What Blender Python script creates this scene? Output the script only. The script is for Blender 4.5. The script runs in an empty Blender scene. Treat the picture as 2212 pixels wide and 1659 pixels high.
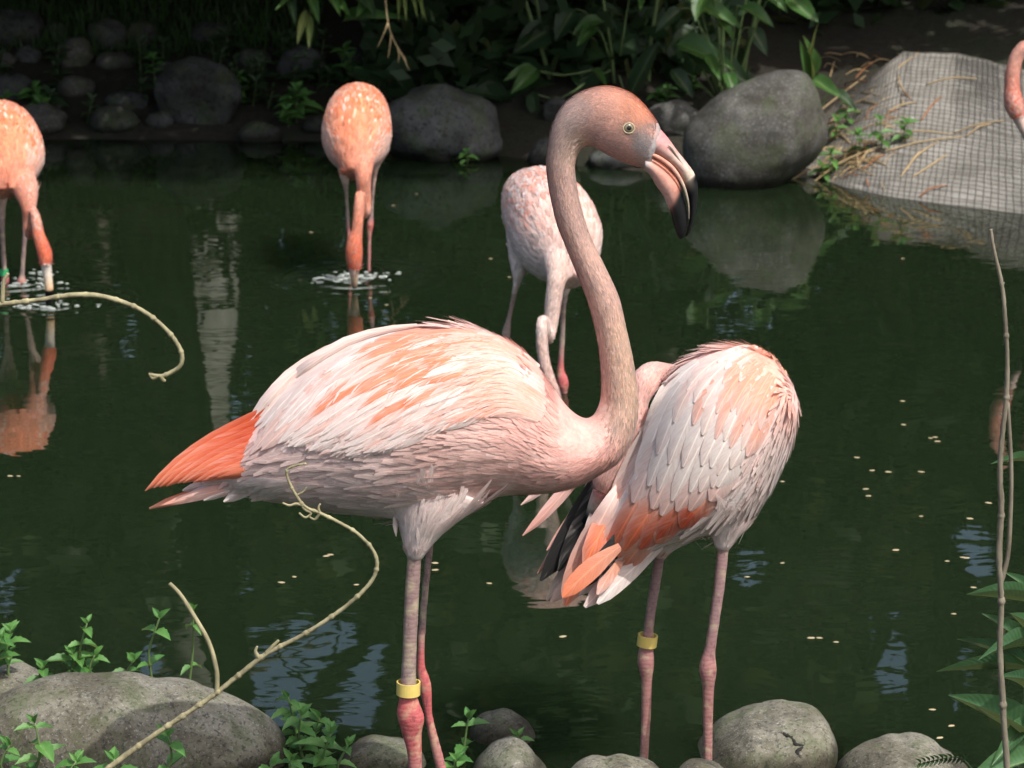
import bpy, math, random
import numpy as np
from mathutils import Vector, Matrix, noise, kdtree
from mathutils.bvhtree import BVHTree

rng = random.Random(7)
nrg = np.random.default_rng(11)
S = bpy.context.scene
COL = S.collection

# ------------------------------------------------------------------ camera
F, CU, CV = 6000.0, 1106.0, 829.5          # focal length and centre in photograph pixels (2212 x 1659)
H, PITCH = 1.6, math.radians(14.2)
cd = bpy.data.cameras.new('camera'); cam = bpy.data.objects.new('camera', cd); COL.objects.link(cam)
cam.location = (0, 0, H); cam.rotation_euler = (math.pi/2 - PITCH, 0, 0)
cd.sensor_width = 36.0; cd.lens = 36.0*F/2212.0; cd.clip_start = 0.05; cd.clip_end = 500
cd.dof.use_dof = True; cd.dof.focus_distance = 3.72; cd.dof.aperture_fstop = 16.0
S.camera = cam

# ------------------------------------------------------------------ light
SUN = Vector((0.38, -0.43, 0.82)).normalized()
w = bpy.data.worlds.new('World'); S.world = w; w.use_nodes = True
wn = w.node_tree.nodes; bg = wn['Background']
sky = wn.new('ShaderNodeTexSky'); sky.sky_type = 'NISHITA'; sky.sun_disc = False
sky.sun_elevation = math.asin(SUN.z); sky.sun_rotation = math.atan2(SUN.x, SUN.y)
sky.dust_density = 5.0; sky.air_density = 1.2
w.node_tree.links.new(sky.outputs[0], bg.inputs[0]); bg.inputs[1].default_value = 0.15
sl = bpy.data.lights.new('sun', 'SUN'); so = bpy.data.objects.new('sun', sl); COL.objects.link(so)
sl.energy = 3.3; sl.angle = math.radians(0.6); sl.color = (1.0, 0.965, 0.91)
so.rotation_euler = SUN.to_track_quat('Z', 'Y').to_euler(); so.location = (3, -2, 9)
S.view_settings.view_transform = 'Standard'; S.view_settings.look = 'None'
S.view_settings.gamma = 1.0; S.view_settings.use_curve_mapping = False
S.view_settings.exposure = 0.28
S.render.engine = 'CYCLES'
S.cycles.use_denoising = True
S.cycles.max_bounces = 6; S.cycles.transparent_max_bounces = 6
S.cycles.caustics_reflective = False; S.cycles.caustics_refractive = False
S.cycles.sample_clamp_indirect = 4.0

# ------------------------------------------------------------------ pixel to place
C0 = Vector((0, 0, H)); FW = Vector((0, math.cos(PITCH), -math.sin(PITCH))); UP = Vector((0, math.sin(PITCH), math.cos(PITCH)))
def ray(u, v): return FW + Vector((1, 0, 0))*((u-CU)/F) - UP*((v-CV)/F)
def P(u, v, d): return C0 + ray(u, v)*d
def PY(u, v, y):
    r = ray(u, v); return C0 + r*(y/r.y)
def PZ(u, v, z=0.0):
    r = ray(u, v); return C0 + r*((z-H)/r.z)
def pix(p):
    q = Vector(p) - C0; d = q.dot(FW)
    return CU + F*q.x/d, CV - F*q.dot(UP)/d
def sm(a, b, x):
    t = max(0.0, min(1.0, (x-a)/(b-a))); return t*t*(3-2*t)

# ------------------------------------------------------------------ object helpers
def tag(o, label=None, cat=None, group=None, kind=None):
    if label: o['label'] = label
    if cat: o['category'] = cat
    if group: o['group'] = group
    if kind: o['kind'] = kind
    return o
def empty(name, loc, parent=None):
    o = bpy.data.objects.new(name, None); COL.objects.link(o); o.empty_display_size = 0.05
    o.location = loc
    if parent is not None:
        o.parent = parent; o.matrix_parent_inverse = parent_inv(parent)
    return o
WPOS = {}
def world_loc(o):
    return o.location.copy()          # every empty carries its world place (parent inverse undoes the parent)
def parent_inv(p): return Matrix.Translation(-p.location)
def add_obj(name, me, mat=None, parent=None, matrix=None):
    o = bpy.data.objects.new(name, me); COL.objects.link(o)
    if mat is not None and len(me.materials) == 0:
        for m in (mat if isinstance(mat, (list, tuple)) else [mat]): me.materials.append(m)
    if matrix is not None: o.matrix_basis = matrix
    if parent is not None:
        o.parent = parent; o.matrix_parent_inverse = parent_inv(parent)
    return o
def attr(me, name, data):
    a = me.color_attributes.new(name, 'FLOAT_COLOR', 'POINT')
    d = np.ones((len(me.vertices), 4), np.float32); data = np.asarray(data, np.float32)
    d[:, :data.shape[1]] = data
    a.data.foreach_set('color', d.ravel())
def mk(name, V, Fc, col=None, fuv=None, smooth=True):
    me = bpy.data.meshes.new(name)
    me.from_pydata([tuple(v) for v in V], [], [tuple(f) for f in Fc])
    if smooth and len(me.polygons): me.polygons.foreach_set('use_smooth', [True]*len(me.polygons))
    if col is not None: attr(me, 'Col', col)
    if fuv is not None: attr(me, 'Fuv', fuv)
    me.update(); return me
def mk_np(name, V, quads, col=None, fuv=None, smooth=True):
    """fast mesh from numpy arrays: quads is (m,4) or (m,3)"""
    me = bpy.data.meshes.new(name); V = np.asarray(V, np.float32); q = np.asarray(quads, np.int32)
    m, k = q.shape
    me.vertices.add(len(V)); me.vertices.foreach_set('co', V.ravel())
    me.loops.add(m*k); me.loops.foreach_set('vertex_index', q.ravel())
    me.polygons.add(m); me.polygons.foreach_set('loop_start', np.arange(0, m*k, k, dtype=np.int32))
    me.update(calc_edges=True)
    if smooth: me.polygons.foreach_set('use_smooth', np.ones(m, bool))
    if col is not None: attr(me, 'Col', col)
    if fuv is not None: attr(me, 'Fuv', fuv)
    return me

# ------------------------------------------------------------------ materials
class NT:
    def __init__(s, name):
        s.m = bpy.data.materials.new(name); s.m.use_nodes = True
        s.t = s.m.node_tree; s.n = s.t.nodes; s.b = s.n['Principled BSDF']; s.out = s.n['Material Output']
    def new(s, typ, **kw):
        n = s.n.new('ShaderNode'+typ)
        for k, v in kw.items(): setattr(n, k, v)
        return n
    def l(s, a, b): s.t.links.new(a, b)
    def mix(s, a, b, f, mode='MIX'):
        n = s.new('Mix', data_type='RGBA', blend_type=mode)
        for i, v in ((6, a), (7, b), (0, f)):
            if isinstance(v, bpy.types.NodeSocket): s.l(v, n.inputs[i])
            else: n.inputs[i].default_value = (*v, 1) if isinstance(v, tuple) else v
        return n.outputs[2]
    def noise(s, scale, detail=4, rough=0.6, vec=None, dist=0.0):
        n = s.new('TexNoise'); n.inputs['Scale'].default_value = scale; n.inputs['Detail'].default_value = detail
        n.inputs['Roughness'].default_value = rough; n.inputs['Distortion'].default_value = dist
        if vec is not None: s.l(vec, n.inputs['Vector'])
        return n.outputs[0]
    def ramp(s, fac, a, b, ca=(0, 0, 0), cb=(1, 1, 1)):
        n = s.new('ValToRGB'); n.color_ramp.elements[0].position = a; n.color_ramp.elements[1].position = b
        n.color_ramp.elements[0].color = (*ca, 1); n.color_ramp.elements[1].color = (*cb, 1)
        s.l(fac, n.inputs[0]); return n.outputs[0]
    def math(s, op, a, b=0.0):
        n = s.new('Math', operation=op)
        for i, v in ((0, a), (1, b)):
            if isinstance(v, bpy.types.NodeSocket): s.l(v, n.inputs[i])
            else: n.inputs[i].default_value = v
        return n.outputs[0]
    def bump(s, h, strength, dist):
        n = s.new('Bump'); n.inputs['Strength'].default_value = strength; n.inputs['Distance'].default_value = dist
        s.l(h, n.inputs['Height']); s.l(n.outputs[0], s.b.inputs['Normal']); return n
    def coord(s, which='Object'): return s.new('TexCoord').outputs[which]
    def col(s, name='Col'):
        n = s.new('VertexColor'); n.layer_name = name; return n.outputs[0]
    def scaled(s, vec, sx, sy, sz):
        n = s.new('Mapping'); n.inputs['Scale'].default_value = (sx, sy, sz); s.l(vec, n.inputs[0]); return n.outputs[0]
    def set(s, **kw):
        for k, v in kw.items(): s.b.inputs[k.replace('_', ' ')].default_value = v

def mat_plumage():
    a = NT('plumage'); c = a.col(); o = a.coord()
    n = a.noise(160, 3, 0.6, o); n2 = a.noise(30, 3, 0.6, o)
    k = a.mix(c, a.mix(c, (0.90, 0.80, 0.76), 0.22), a.ramp(n, 0.45, 0.75))
    k = a.mix(k, a.mix(k, (0.72, 0.66, 0.64), 1.0, 'MULTIPLY'), a.ramp(n2, 0.45, 0.8))
    a.l(k, a.b.inputs['Base Color']); a.set(Roughness=0.75, Specular_IOR_Level=0.2, Sheen_Weight=0.25, Sheen_Roughness=0.5)
    a.bump(n, 0.5, 0.002)
    return a.m
def mat_feather():
    a = NT('feather_vane'); c = a.col(); f = a.col('Fuv')
    sep = a.new('SeparateColor'); a.l(f, sep.inputs[0])
    t, s_, r = sep.outputs[0], sep.outputs[1], sep.outputs[2]
    # barbs run outward and toward the tip
    edge = a.math('ABSOLUTE', a.math('SUBTRACT', s_, 0.5))
    comb = a.new('CombineXYZ'); a.l(a.math('SUBTRACT', t, a.math('MULTIPLY', edge, 0.45)), comb.inputs[0]); a.l(a.math('MULTIPLY', edge, 0.12), comb.inputs[1]); a.l(r, comb.inputs[2])
    n = a.noise(38, 3, 0.7, comb.outputs[0]); n2 = a.noise(9, 2, 0.5, comb.outputs[0])
    k = a.mix(a.mix(c, (0.86, 0.78, 0.75), 1.0, 'MULTIPLY'), c, a.ramp(n, 0.33, 0.66))
    k = a.mix(k, a.mix(c, (0.92, 0.84, 0.80), 0.2), a.ramp(n2, 0.5, 0.75))
    shaft = a.ramp(edge, 0.02, 0.06, (1, 1, 1), (0, 0, 0))
    k = a.mix(k, a.mix(c, (1.3, 1.28, 1.22), 1.0, 'MULTIPLY'), a.math('MULTIPLY', shaft, 0.8))
    a.l(k, a.b.inputs['Base Color']); a.set(Roughness=0.55, Specular_IOR_Level=0.3, Sheen_Weight=0.15)
    a.bump(n, 0.35, 0.0015)
    tr = a.new('BsdfTranslucent'); a.l(k, tr.inputs[0])
    mx = a.new('MixShader'); mx.inputs[0].default_value = 0.18
    a.l(a.b.outputs[0], mx.inputs[1]); a.l(tr.outputs[0], mx.inputs[2]); a.l(mx.outputs[0], a.out.inputs[0])
    return a.m
def mat_skin():
    a = NT('leg_skin'); c = a.col(); o = a.coord()
    n = a.noise(60, 3, 0.6, a.scaled(o, 1, 1, 1)); w_ = a.new('TexWave', wave_type='BANDS', bands_direction='Z')
    a.l(o, w_.inputs[0]); w_.inputs['Scale'].default_value = 46; w_.inputs['Distortion'].default_value = 7; w_.inputs['Detail'].default_value = 3; w_.inputs['Detail Scale'].default_value = 1.2
    band = a.ramp(w_.outputs[1], 0.02, 0.28)
    k = a.mix(a.mix(c, (0.84, 0.77, 0.82), 1.0, 'MULTIPLY'), c, band)
    k = a.mix(k, a.mix(c, (0.45, 0.42, 0.48), 1.0, 'MULTIPLY'), a.math('MULTIPLY', a.ramp(a.noise(150, 3, 0.7, a.scaled(o, 1, 1, 0.5)), 0.55, 0.66), 0.7))
    k = a.mix(k, a.mix(c, (0.55, 0.50, 0.30), 0.45), a.ramp(n, 0.5, 0.7))
    a.l(k, a.b.inputs['Base Color']); a.set(Roughness=0.55); a.bump(w_.outputs[1], 0.12, 0.0012)
    return a.m
def mat_bill():
    a = NT('bill_horn'); c = a.col(); o = a.coord(); n = a.noise(120, 3, 0.6, o)
    a.l(a.mix(c, a.mix(c, (0.7, 0.66, 0.64), 1.0, 'MULTIPLY'), a.ramp(n, 0.45, 0.75)), a.b.inputs['Base Color']); a.set(Roughness=0.48, Specular_IOR_Level=0.22); a.bump(n, 0.2, 0.001)
    return a.m
def mat_plain(name, c, rough=0.5, **kw):
    a = NT(name); n = a.noise(90, 3, 0.6, a.coord())
    a.l(a.mix(tuple(x*0.75 for x in c), c, n), a.b.inputs['Base Color']); a.set(Roughness=rough, **kw); return a.m
def mat_rock(name, ca, cb, speck=(0.06, 0.06, 0.055), light=(0.42, 0.41, 0.38), moss=0.0, scale=1.0):
    a = NT(name); o = a.coord(); oi = a.new('ObjectInfo')
    add = a.new('VectorMath', operation='ADD'); a.l(o, add.inputs[0]); a.l(oi.outputs['Location'], add.inputs[1]); o = add.outputs[0]
    big = a.noise(7*scale, 6, 0.7, o); mid = a.noise(30*scale, 6, 0.75, o); fine = a.noise(150*scale, 3, 0.7, o); vf = a.noise(230*scale, 2, 0.7, o)
    k = a.mix(ca, cb, a.ramp(big, 0.32, 0.68))
    k = a.mix(k, a.mix(k, (0.55, 0.54, 0.5), 1.0, 'MULTIPLY'), a.ramp(mid, 0.42, 0.66))
    k = a.mix(k, speck, a.math('MULTIPLY', a.ramp(fine, 0.54, 0.62), 0.8))
    k = a.mix(k, light, a.math('MULTIPLY', a.ramp(vf, 0.58, 0.68), 0.55))
    dirt = a.math('MULTIPLY', a.ramp(a.noise(5*scale, 5, 0.7, o, 0.5), 0.46, 0.60), 0.75)
    k = a.mix(k, a.mix(k, (0.42, 0.40, 0.34), 1.0, 'MULTIPLY'), dirt)
    if moss > 0:
        geo = a.new('NewGeometry'); sep = a.new('SeparateXYZ'); a.l(geo.outputs['Position'], sep.inputs[0])
        mm = a.math('MULTIPLY', a.ramp(a.noise(14*scale, 4, 0.7, o), 0.5, 0.62), moss)
        k = a.mix(k, (0.05, 0.075, 0.022), mm)
    # wet dark line where pond water laps
    g2 = a.new('NewGeometry'); s2 = a.new('SeparateXYZ'); a.l(g2.outputs['Position'], s2.inputs[0])
    wet = a.ramp(a.math('ADD', s2.outputs[2], a.math('MULTIPLY', big, 0.05)), 0.045, 0.065, (1, 1, 1), (0, 0, 0))
    k = a.mix(k, a.mix(k, (0.28, 0.27, 0.23), 1.0, 'MULTIPLY'), a.math('MULTIPLY', wet, 0.9))
    a.l(k, a.b.inputs['Base Color']); a.set(Roughness=0.85, Specular_IOR_Level=0.25)
    hsum = a.math('ADD', a.math('MULTIPLY', mid, 0.6), a.math('MULTIPLY', fine, 0.4))
    a.bump(hsum, 0.7, 0.006)
    return a.m
def mat_leaf(name, ca, cb, rough=0.42, trans=0.25, vein=True):
    a = NT(name); oi = a.new('ObjectInfo'); o = a.coord(); f = a.col('Fuv')
    sep = a.new('SeparateColor'); a.l(f, sep.inputs[0])
    n = a.noise(3.5, 4, 0.6, o)
    r = a.math('FRACT', a.math('ADD', oi.outputs['Random'], sep.outputs[2]))
    k = a.mix(ca, cb, r)
    k = a.mix(k, a.mix(k, (0.7, 0.75, 0.55), 1.0, 'MULTIPLY'), a.ramp(n, 0.4, 0.7))
    if vein:
        e = a.math('ABSOLUTE', a.math('SUBTRACT', sep.outputs[1], 0.5))
        rib = a.ramp(e, 0.015, 0.05, (1, 1, 1), (0, 0, 0))
        w_ = a.math('SINE', a.math('MULTIPLY', a.math('SUBTRACT', sep.outputs[0], a.math('MULTIPLY', e, 0.5)), 95.0))
        k = a.mix(k, a.mix(k, (0.35, 0.42, 0.15), 0.5), a.math('MULTIPLY', rib, 0.55))
        a.bump(w_, 0.10, 0.002)
    a.l(k, a.b.inputs['Base Color']); a.set(Roughness=rough, Specular_IOR_Level=0.4)
    tr = a.new('BsdfTranslucent'); a.l(a.mix(k, (1.0, 1.0, 0.35), 0.25), tr.inputs[0])
    mx = a.new('MixShader'); mx.inputs[0].default_value = trans
    a.l(a.b.outputs[0], mx.inputs[1]); a.l(tr.outputs[0], mx.inputs[2]); a.l(mx.outputs[0], a.out.inputs[0])
    return a.m
def mat_bark(name, ca, cb, scale=40, bands=0.0):
    a = NT(name); o = a.coord()
    n = a.noise(scale, 5, 0.7, a.scaled(o, 1, 1, 0.35)); k = a.mix(ca, cb, a.ramp(n, 0.3, 0.7))
    if bands:
        w_ = a.new('TexWave', wave_type='BANDS', bands_direction='Z'); a.l(o, w_.inputs[0]); w_.inputs['Scale'].default_value = bands; w_.inputs['Distortion'].default_value = 3
        k = a.mix(a.mix(k, (0.55, 0.55, 0.5), 1.0, 'MULTIPLY'), k, a.ramp(w_.outputs[1], 0.1, 0.4))
    a.l(k, a.b.inputs['Base Color']); a.set(Roughness=0.85); a.bump(n, 0.6, 0.004); return a.m

M_PL = mat_plumage(); M_FE = mat_feather(); M_SK = mat_skin(); M_BI = mat_bill()
M_ROCKN = mat_rock('river_boulder', (0.155, 0.148, 0.12), (0.285, 0.27, 0.215), moss=0.5)
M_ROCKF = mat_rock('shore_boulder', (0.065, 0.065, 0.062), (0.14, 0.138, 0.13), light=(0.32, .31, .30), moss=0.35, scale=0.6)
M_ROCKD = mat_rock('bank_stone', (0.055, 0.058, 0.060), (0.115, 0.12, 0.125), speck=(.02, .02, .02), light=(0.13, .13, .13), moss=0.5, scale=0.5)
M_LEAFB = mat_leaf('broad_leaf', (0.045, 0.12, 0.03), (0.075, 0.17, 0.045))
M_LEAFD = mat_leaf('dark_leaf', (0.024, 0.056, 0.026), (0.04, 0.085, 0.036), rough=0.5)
M_LEAFW = mat_leaf('weed_leaf', (0.07, 0.20, 0.05), (0.13, 0.30, 0.08), rough=0.45)
M_LEAFL = mat_leaf('lance_leaf', (0.06, 0.145, 0.075), (0.085, 0.18, 0.085), rough=0.45, trans=0.15)
M_LEAFY = mat_leaf('pale_leaf', (0.20, 0.27, 0.09), (0.26, 0.30, 0.11), rough=0.5)
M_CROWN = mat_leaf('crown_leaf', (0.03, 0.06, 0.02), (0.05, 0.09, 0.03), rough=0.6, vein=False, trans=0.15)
M_STEM = mat_plain('green_stem', (0.13, 0.20, 0.07), 0.5)
M_STEMD = mat_plain('brown_stem', (0.12, 0.10, 0.06), 0.7)
M_TWIG = mat_bark('pale_twig', (0.16, 0.14, 0.08), (0.42, 0.38, 0.22), 70)
M_STICK = mat_bark('brown_stick', (0.10, 0.085, 0.06), (0.26, 0.23, 0.17), 50)
M_TRUNK = mat_bark('tree_bark', (0.10, 0.09, 0.07), (0.2, 0.18, 0.14), 8)
M_PALM = mat_bark('palm_bark', (0.30, 0.305, 0.27), (0.46, 0.465, 0.42), 14, bands=1.6)
M_STRAW = mat_plain('dry_straw', (0.46, 0.34, 0.18), 0.85)
M_BAND = mat_plain('yellow_plastic', (0.80, 0.62, 0.18), 0.35)
M_BANDG = mat_plain('green_plastic', (0.05, 0.42, 0.16), 0.35)

# ------------------------------------------------------------------ the ground, one sheet with the pond basin
def shore_y(x):
    pts = [(-80, 8.0), (-4.5, 9.0), (-2.4, 9.75), (-1.6, 9.95), (-0.7, 9.9), (-0.1, 9.6), (0.35, 9.3), (0.62, 9.2), (0.97, 9.35), (1.54, 9.2), (2.4, 8.6), (4.0, 7.6), (80, 6.0)]
    for (x0, a), (x1, b) in zip(pts, pts[1:]):
        if x <= x1: return a + (b-a)*(x-x0)/(x1-x0)
    return pts[-1][1]
def ground_z(x, y):
    t = y - shore_y(x)
    slope = 0.30 if x < 0.5 else 0.24
    far = -0.27 + 0.27*sm(-0.6, 0.0, t) + max(0.0, min(t, 1.7))*slope + max(0.0, t-1.7)*0.05
    near = 0.09 - 0.12*sm(2.9, 3.35, y) - 0.24*sm(3.85, 4.6, y)
    z = far if y > 6 else near
    side = max(sm(4.5, 6.0, x), sm(4.5, 6.0, -x))
    z = z + side*(0.45 - z) if z < 0.45 else z
    if t > 0.15: z += 0.04*noise.noise(Vector((x*2.3, y*2.3, 0)))*min(1, t)
    return z
xs = [-90, -50, -25, -14, -9, -6.5] + list(np.arange(-5.5, 5.51, 0.11)) + [6.5, 9, 14, 25, 50, 90]
ys = [-60, -30, -12, -5, -2, 0, 1.5] + list(np.arange(2.4, 14.01, 0.11)) + [15, 16.5, 18.5, 21, 25, 32, 45, 70, 120]
V = [(x, y, ground_z(x, y)) for y in ys for x in xs]
nx = len(xs)
Q = [(j*nx+i, j*nx+i+1, (j+1)*nx+i+1, (j+1)*nx+i) for j in range(len(ys)-1) for i in range(nx-1)]
a = NT('darkened_soil'); o = a.coord()
n1 = a.noise(2.2, 6, 0.7, o); n2 = a.noise(34, 5, 0.75, o); n3 = a.noise(120, 3, 0.7, o)
k = a.mix((0.016, 0.014, 0.010), (0.042, 0.034, 0.022), a.ramp(n2, 0.35, 0.7))  # soil colour lowered so the far bank reads as shaded
k = a.mix(k, (0.016, 0.030, 0.010), a.math('MULTIPLY', a.ramp(n1, 0.45, 0.6), 0.7))
k = a.mix(k, (0.11, 0.08, 0.045), a.math('MULTIPLY', a.ramp(n3, 0.62, 0.72), 0.45))
a.l(k, a.b.inputs['Base Color']); a.set(Roughness=0.95); a.bump(n2, 0.8, 0.03)
M_SOIL = a.m
ground = add_obj('ground', mk_np('ground', V, Q), M_SOIL); tag(ground, kind='structure')

# ------------------------------------------------------------------ the pond water
a = NT('pond_water'); g = a.new('NewGeometry'); pos = g.outputs['Position']
n_slow = a.noise(1.0, 3, 0.55, a.scaled(pos, 3.2, 4.6, 1), 0.4)
n_mid = a.noise(1.0, 2, 0.5, a.scaled(pos, 9.0, 15.0, 1), 0.4)
h = a.math('ADD', a.math('MULTIPLY', n_slow, 1.0), a.math('MULTIPLY', n_mid, 0.10))
RIP = []     # ring ripples round what stands in or touches the water: (x, y, radius)
def ring(cx, cy, rad, amp, freq):
    sub = a.new('VectorMath', operation='DISTANCE'); a.l(pos, sub.inputs[0]); sub.inputs[1].default_value = (cx, cy, 0)
    d = sub.outputs['Value']
    fall = a.ramp(d, 0.02, rad, (1, 1, 1), (0, 0, 0))
    wob = a.math('ADD', a.math('MULTIPLY', d, freq), a.math('MULTIPLY', n_mid, 6.0))
    return a.math('MULTIPLY', a.math('MULTIPLY', a.math('SINE', wob), fall), amp)
for (u, v, rad, amp, fr) in ((766, 604, 0.26, 4.0, 85), (798, 580, 0.16, 2.2, 100), (106, 648, 0.24, 3.6, 85), (48, 612, 0.18, 3.2, 100), (12, 606, 0.18, 3.2, 100), (1220, 872, 0.22, 0.2, 110), (1195, 905, 0.3, 0.3, 95)):
    p = PZ(u, v); h = a.math('ADD', h, ring(p.x, p.y, rad, amp, fr))
c_n = a.noise(0.6, 3, 0.6, pos)
a.l(a.mix((0.0084, 0.0162, 0.0066), (0.0115, 0.0195, 0.0088), a.ramp(c_n, 0.3, 0.7)), a.b.inputs['Base Color'])
a.set(Roughness=0.015, IOR=1.333, Specular_IOR_Level=0.5, Subsurface_Weight=1.0, Subsurface_Radius=(0.25, 0.35, 0.22), Subsurface_Scale=1.0)
a.b.subsurface_method = 'BURLEY'
a.bump(h, 0.125, 0.010)
M_WATER = a.m
wx = np.linspace(-6.4, 6.4, 40); wy = np.linspace(2.2, 10.6, 40)
V = [(x, y, 0.0) for y in wy for x in wx]
Q = [(j*40+i, j*40+i+1, (j+1)*40+i+1, (j+1)*40+i) for j in range(39) for i in range(39)]
water = add_obj('pond_water', mk_np('pond_water', V, Q), M_WATER); tag(water, kind='structure')

def hit_ground(u, v):
    r = ray(u, v); lo = 2.0
    prev = None
    for i in range(2600):
        y = 2.5 + i*0.005; p = C0 + r*(y/r.y)
        if p.z <= max(0.0, ground_z(p.x, p.y)): return p
    return C0 + r*(12/r.y)

# ------------------------------------------------------------------ concrete ramp with wire netting
EDGE = [(1700, 405), (1760, 415), (1830, 432), (1930, 455), (2050, 474), (2212, 490), (2420, 520)]
FAR = [(1700, 330), (1800, 225), (1880, 170), (1950, 112), (2060, 112), (2160, 140), (2330, 165)]
NE = 64; NF = 48
def lerp_list(pts, t):
    f = t*(len(pts)-1); i = min(int(f), len(pts)-2); q = f-i
    return [pts[i][k]*(1-q)+pts[i+1][k]*q for k in range(len(pts[0]))]
ramp_rows = []
for j in range(NF+1):
    t = j/NF; row = []
    for i in range(NE+1):
        s = i/NE
        e = lerp_list(EDGE, s); f_ = lerp_list(FAR, s)
        A = PZ(*e, -0.03); hs = 0.10 + 0.24*sm(0, 0.55, s)
        B = PZ(*f_, hs)
        p = A.lerp(B, t)
        p = p + Vector((0, 0.02*noise.noise(Vector((p.x*4, t*3, 1))), 0))
        p.z += 0.022*math.sin(math.pi*t) + 0.010*noise.noise(Vector((p.x*5, p.y*5, 3))) + 0.004*noise.noise(Vector((p.x*22, p.y*22, 5)))
        row.append(p)
    ramp_rows.append(row)
V = [p for r in ramp_rows for p in r]; n0 = len(V)
V += [p - Vector((0, 0, 0.07)) for r in ramp_rows for p in r]
Q = []
W1 = NE+1
for j in range(NF):
    for i in range(NE):
        q = (j*W1+i, j*W1+i+1, (j+1)*W1+i+1, (j+1)*W1+i)
        Q.append(q); Q.append(tuple(n0+k for k in reversed(q)))
for i in range(NE):
    Q.append((n0+i, n0+i+1, i+1, i)); b = NF*W1; Q.append((b+i, b+i+1, n0+b+i+1, n0+b+i))
for j in range(NF):
    Q.append((j*W1, (j+1)*W1, n0+(j+1)*W1, n0+j*W1)); Q.append((n0+j*W1+NE, n0+(j+1)*W1+NE, (j+1)*W1+NE, j*W1+NE))
a = NT('old_concrete'); o = a.coord()
n1 = a.noise(5, 6, 0.7, o); n2 = a.noise(60, 5, 0.75, o); n3 = a.noise(22, 4, 0.7, o)
k = a.mix((0.19, 0.185, 0.165), (0.35, 0.34, 0.315), a.ramp(n1, 0.3, 0.7))
k = a.mix(k, (0.15, 0.145, 0.13), a.math('MULTIPLY', a.ramp(n2, 0.55, 0.75), 0.6))
k = a.mix(k, (0.62, 0.62, 0.62), a.math('MULTIPLY', a.ramp(n3, 0.66, 0.74), 0.7))
a.l(k, a.b.inputs['Base Color']); a.set(Roughness=0.9); a.bump(n2, 0.7, 0.006)
slab = empty('concrete_ramp', ramp_rows[0][NE//2])
tag(slab, 'pale weathered concrete ramp with wire netting sloping into the pond', 'ramp')
add_obj('ramp_surface', mk_np('ramp_surface', V, Q), a.m, slab)
ramp_bvh = BVHTree.FromPolygons([tuple(v) for v in V], Q)
def on_ramp(u, v):
    r = ray(u, v).normalized(); h_ = ramp_bvh.ray_cast(C0, r)[0]
    return h_
# netting: wires laid in both directions over the concrete
wv, wq = [], []
def wire(pts, rad):
    k0 = len(wv)
    for i, p in enumerate(pts):
        d = (pts[min(i+1, len(pts)-1)] - pts[max(i-1, 0)]).normalized(); sd = d.cross(Vector((0, 0, 1))).normalized()*rad
        wv.extend([p+sd, p+Vector((0, 0, rad*1.4)), p-sd])
    for i in range(len(pts)-1):
        b = k0+3*i; wq.extend([(b, b+1, b+4, b+3), (b+1, b+2, b+5, b+4)])
def sample_row(s, t):
    fi, fj = s*NE, t*NF; i, j = min(int(fi), NE-1), min(int(fj), NF-1); q, r_ = fi-i, fj-j
    return (ramp_rows[j][i]*(1-q)+ramp_rows[j][i+1]*q)*(1-r_) + (ramp_rows[j+1][i]*(1-q)+ramp_rows[j+1][i+1]*q)*r_
for k_ in range(56):
    s = (k_+0.5)/56
    wire([sample_row(min(1, max(0, s+0.05*(t/24-0.4)+0.004*noise.noise(Vector((k_, t*0.4, 0))))), t/24)+Vector((0, 0, 0.0025)) for t in range(25)], 0.0011)
for k_ in range(44):
    t = (k_+0.5)/44
    wire([sample_row(s/40, min(1, max(0, t+0.012*noise.noise(Vector((k_*0.7, s*0.16, 9))))))+Vector((0, 0, 0.003)) for s in range(41)], 0.0011)
o = add_obj('wire_netting', mk_np('wire_netting', [tuple(v) for v in wv], wq), mat_plain('rusty_wire', (0.075, 0.066, 0.055), 0.8), slab); o['kind'] = 'stuff'

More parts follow.
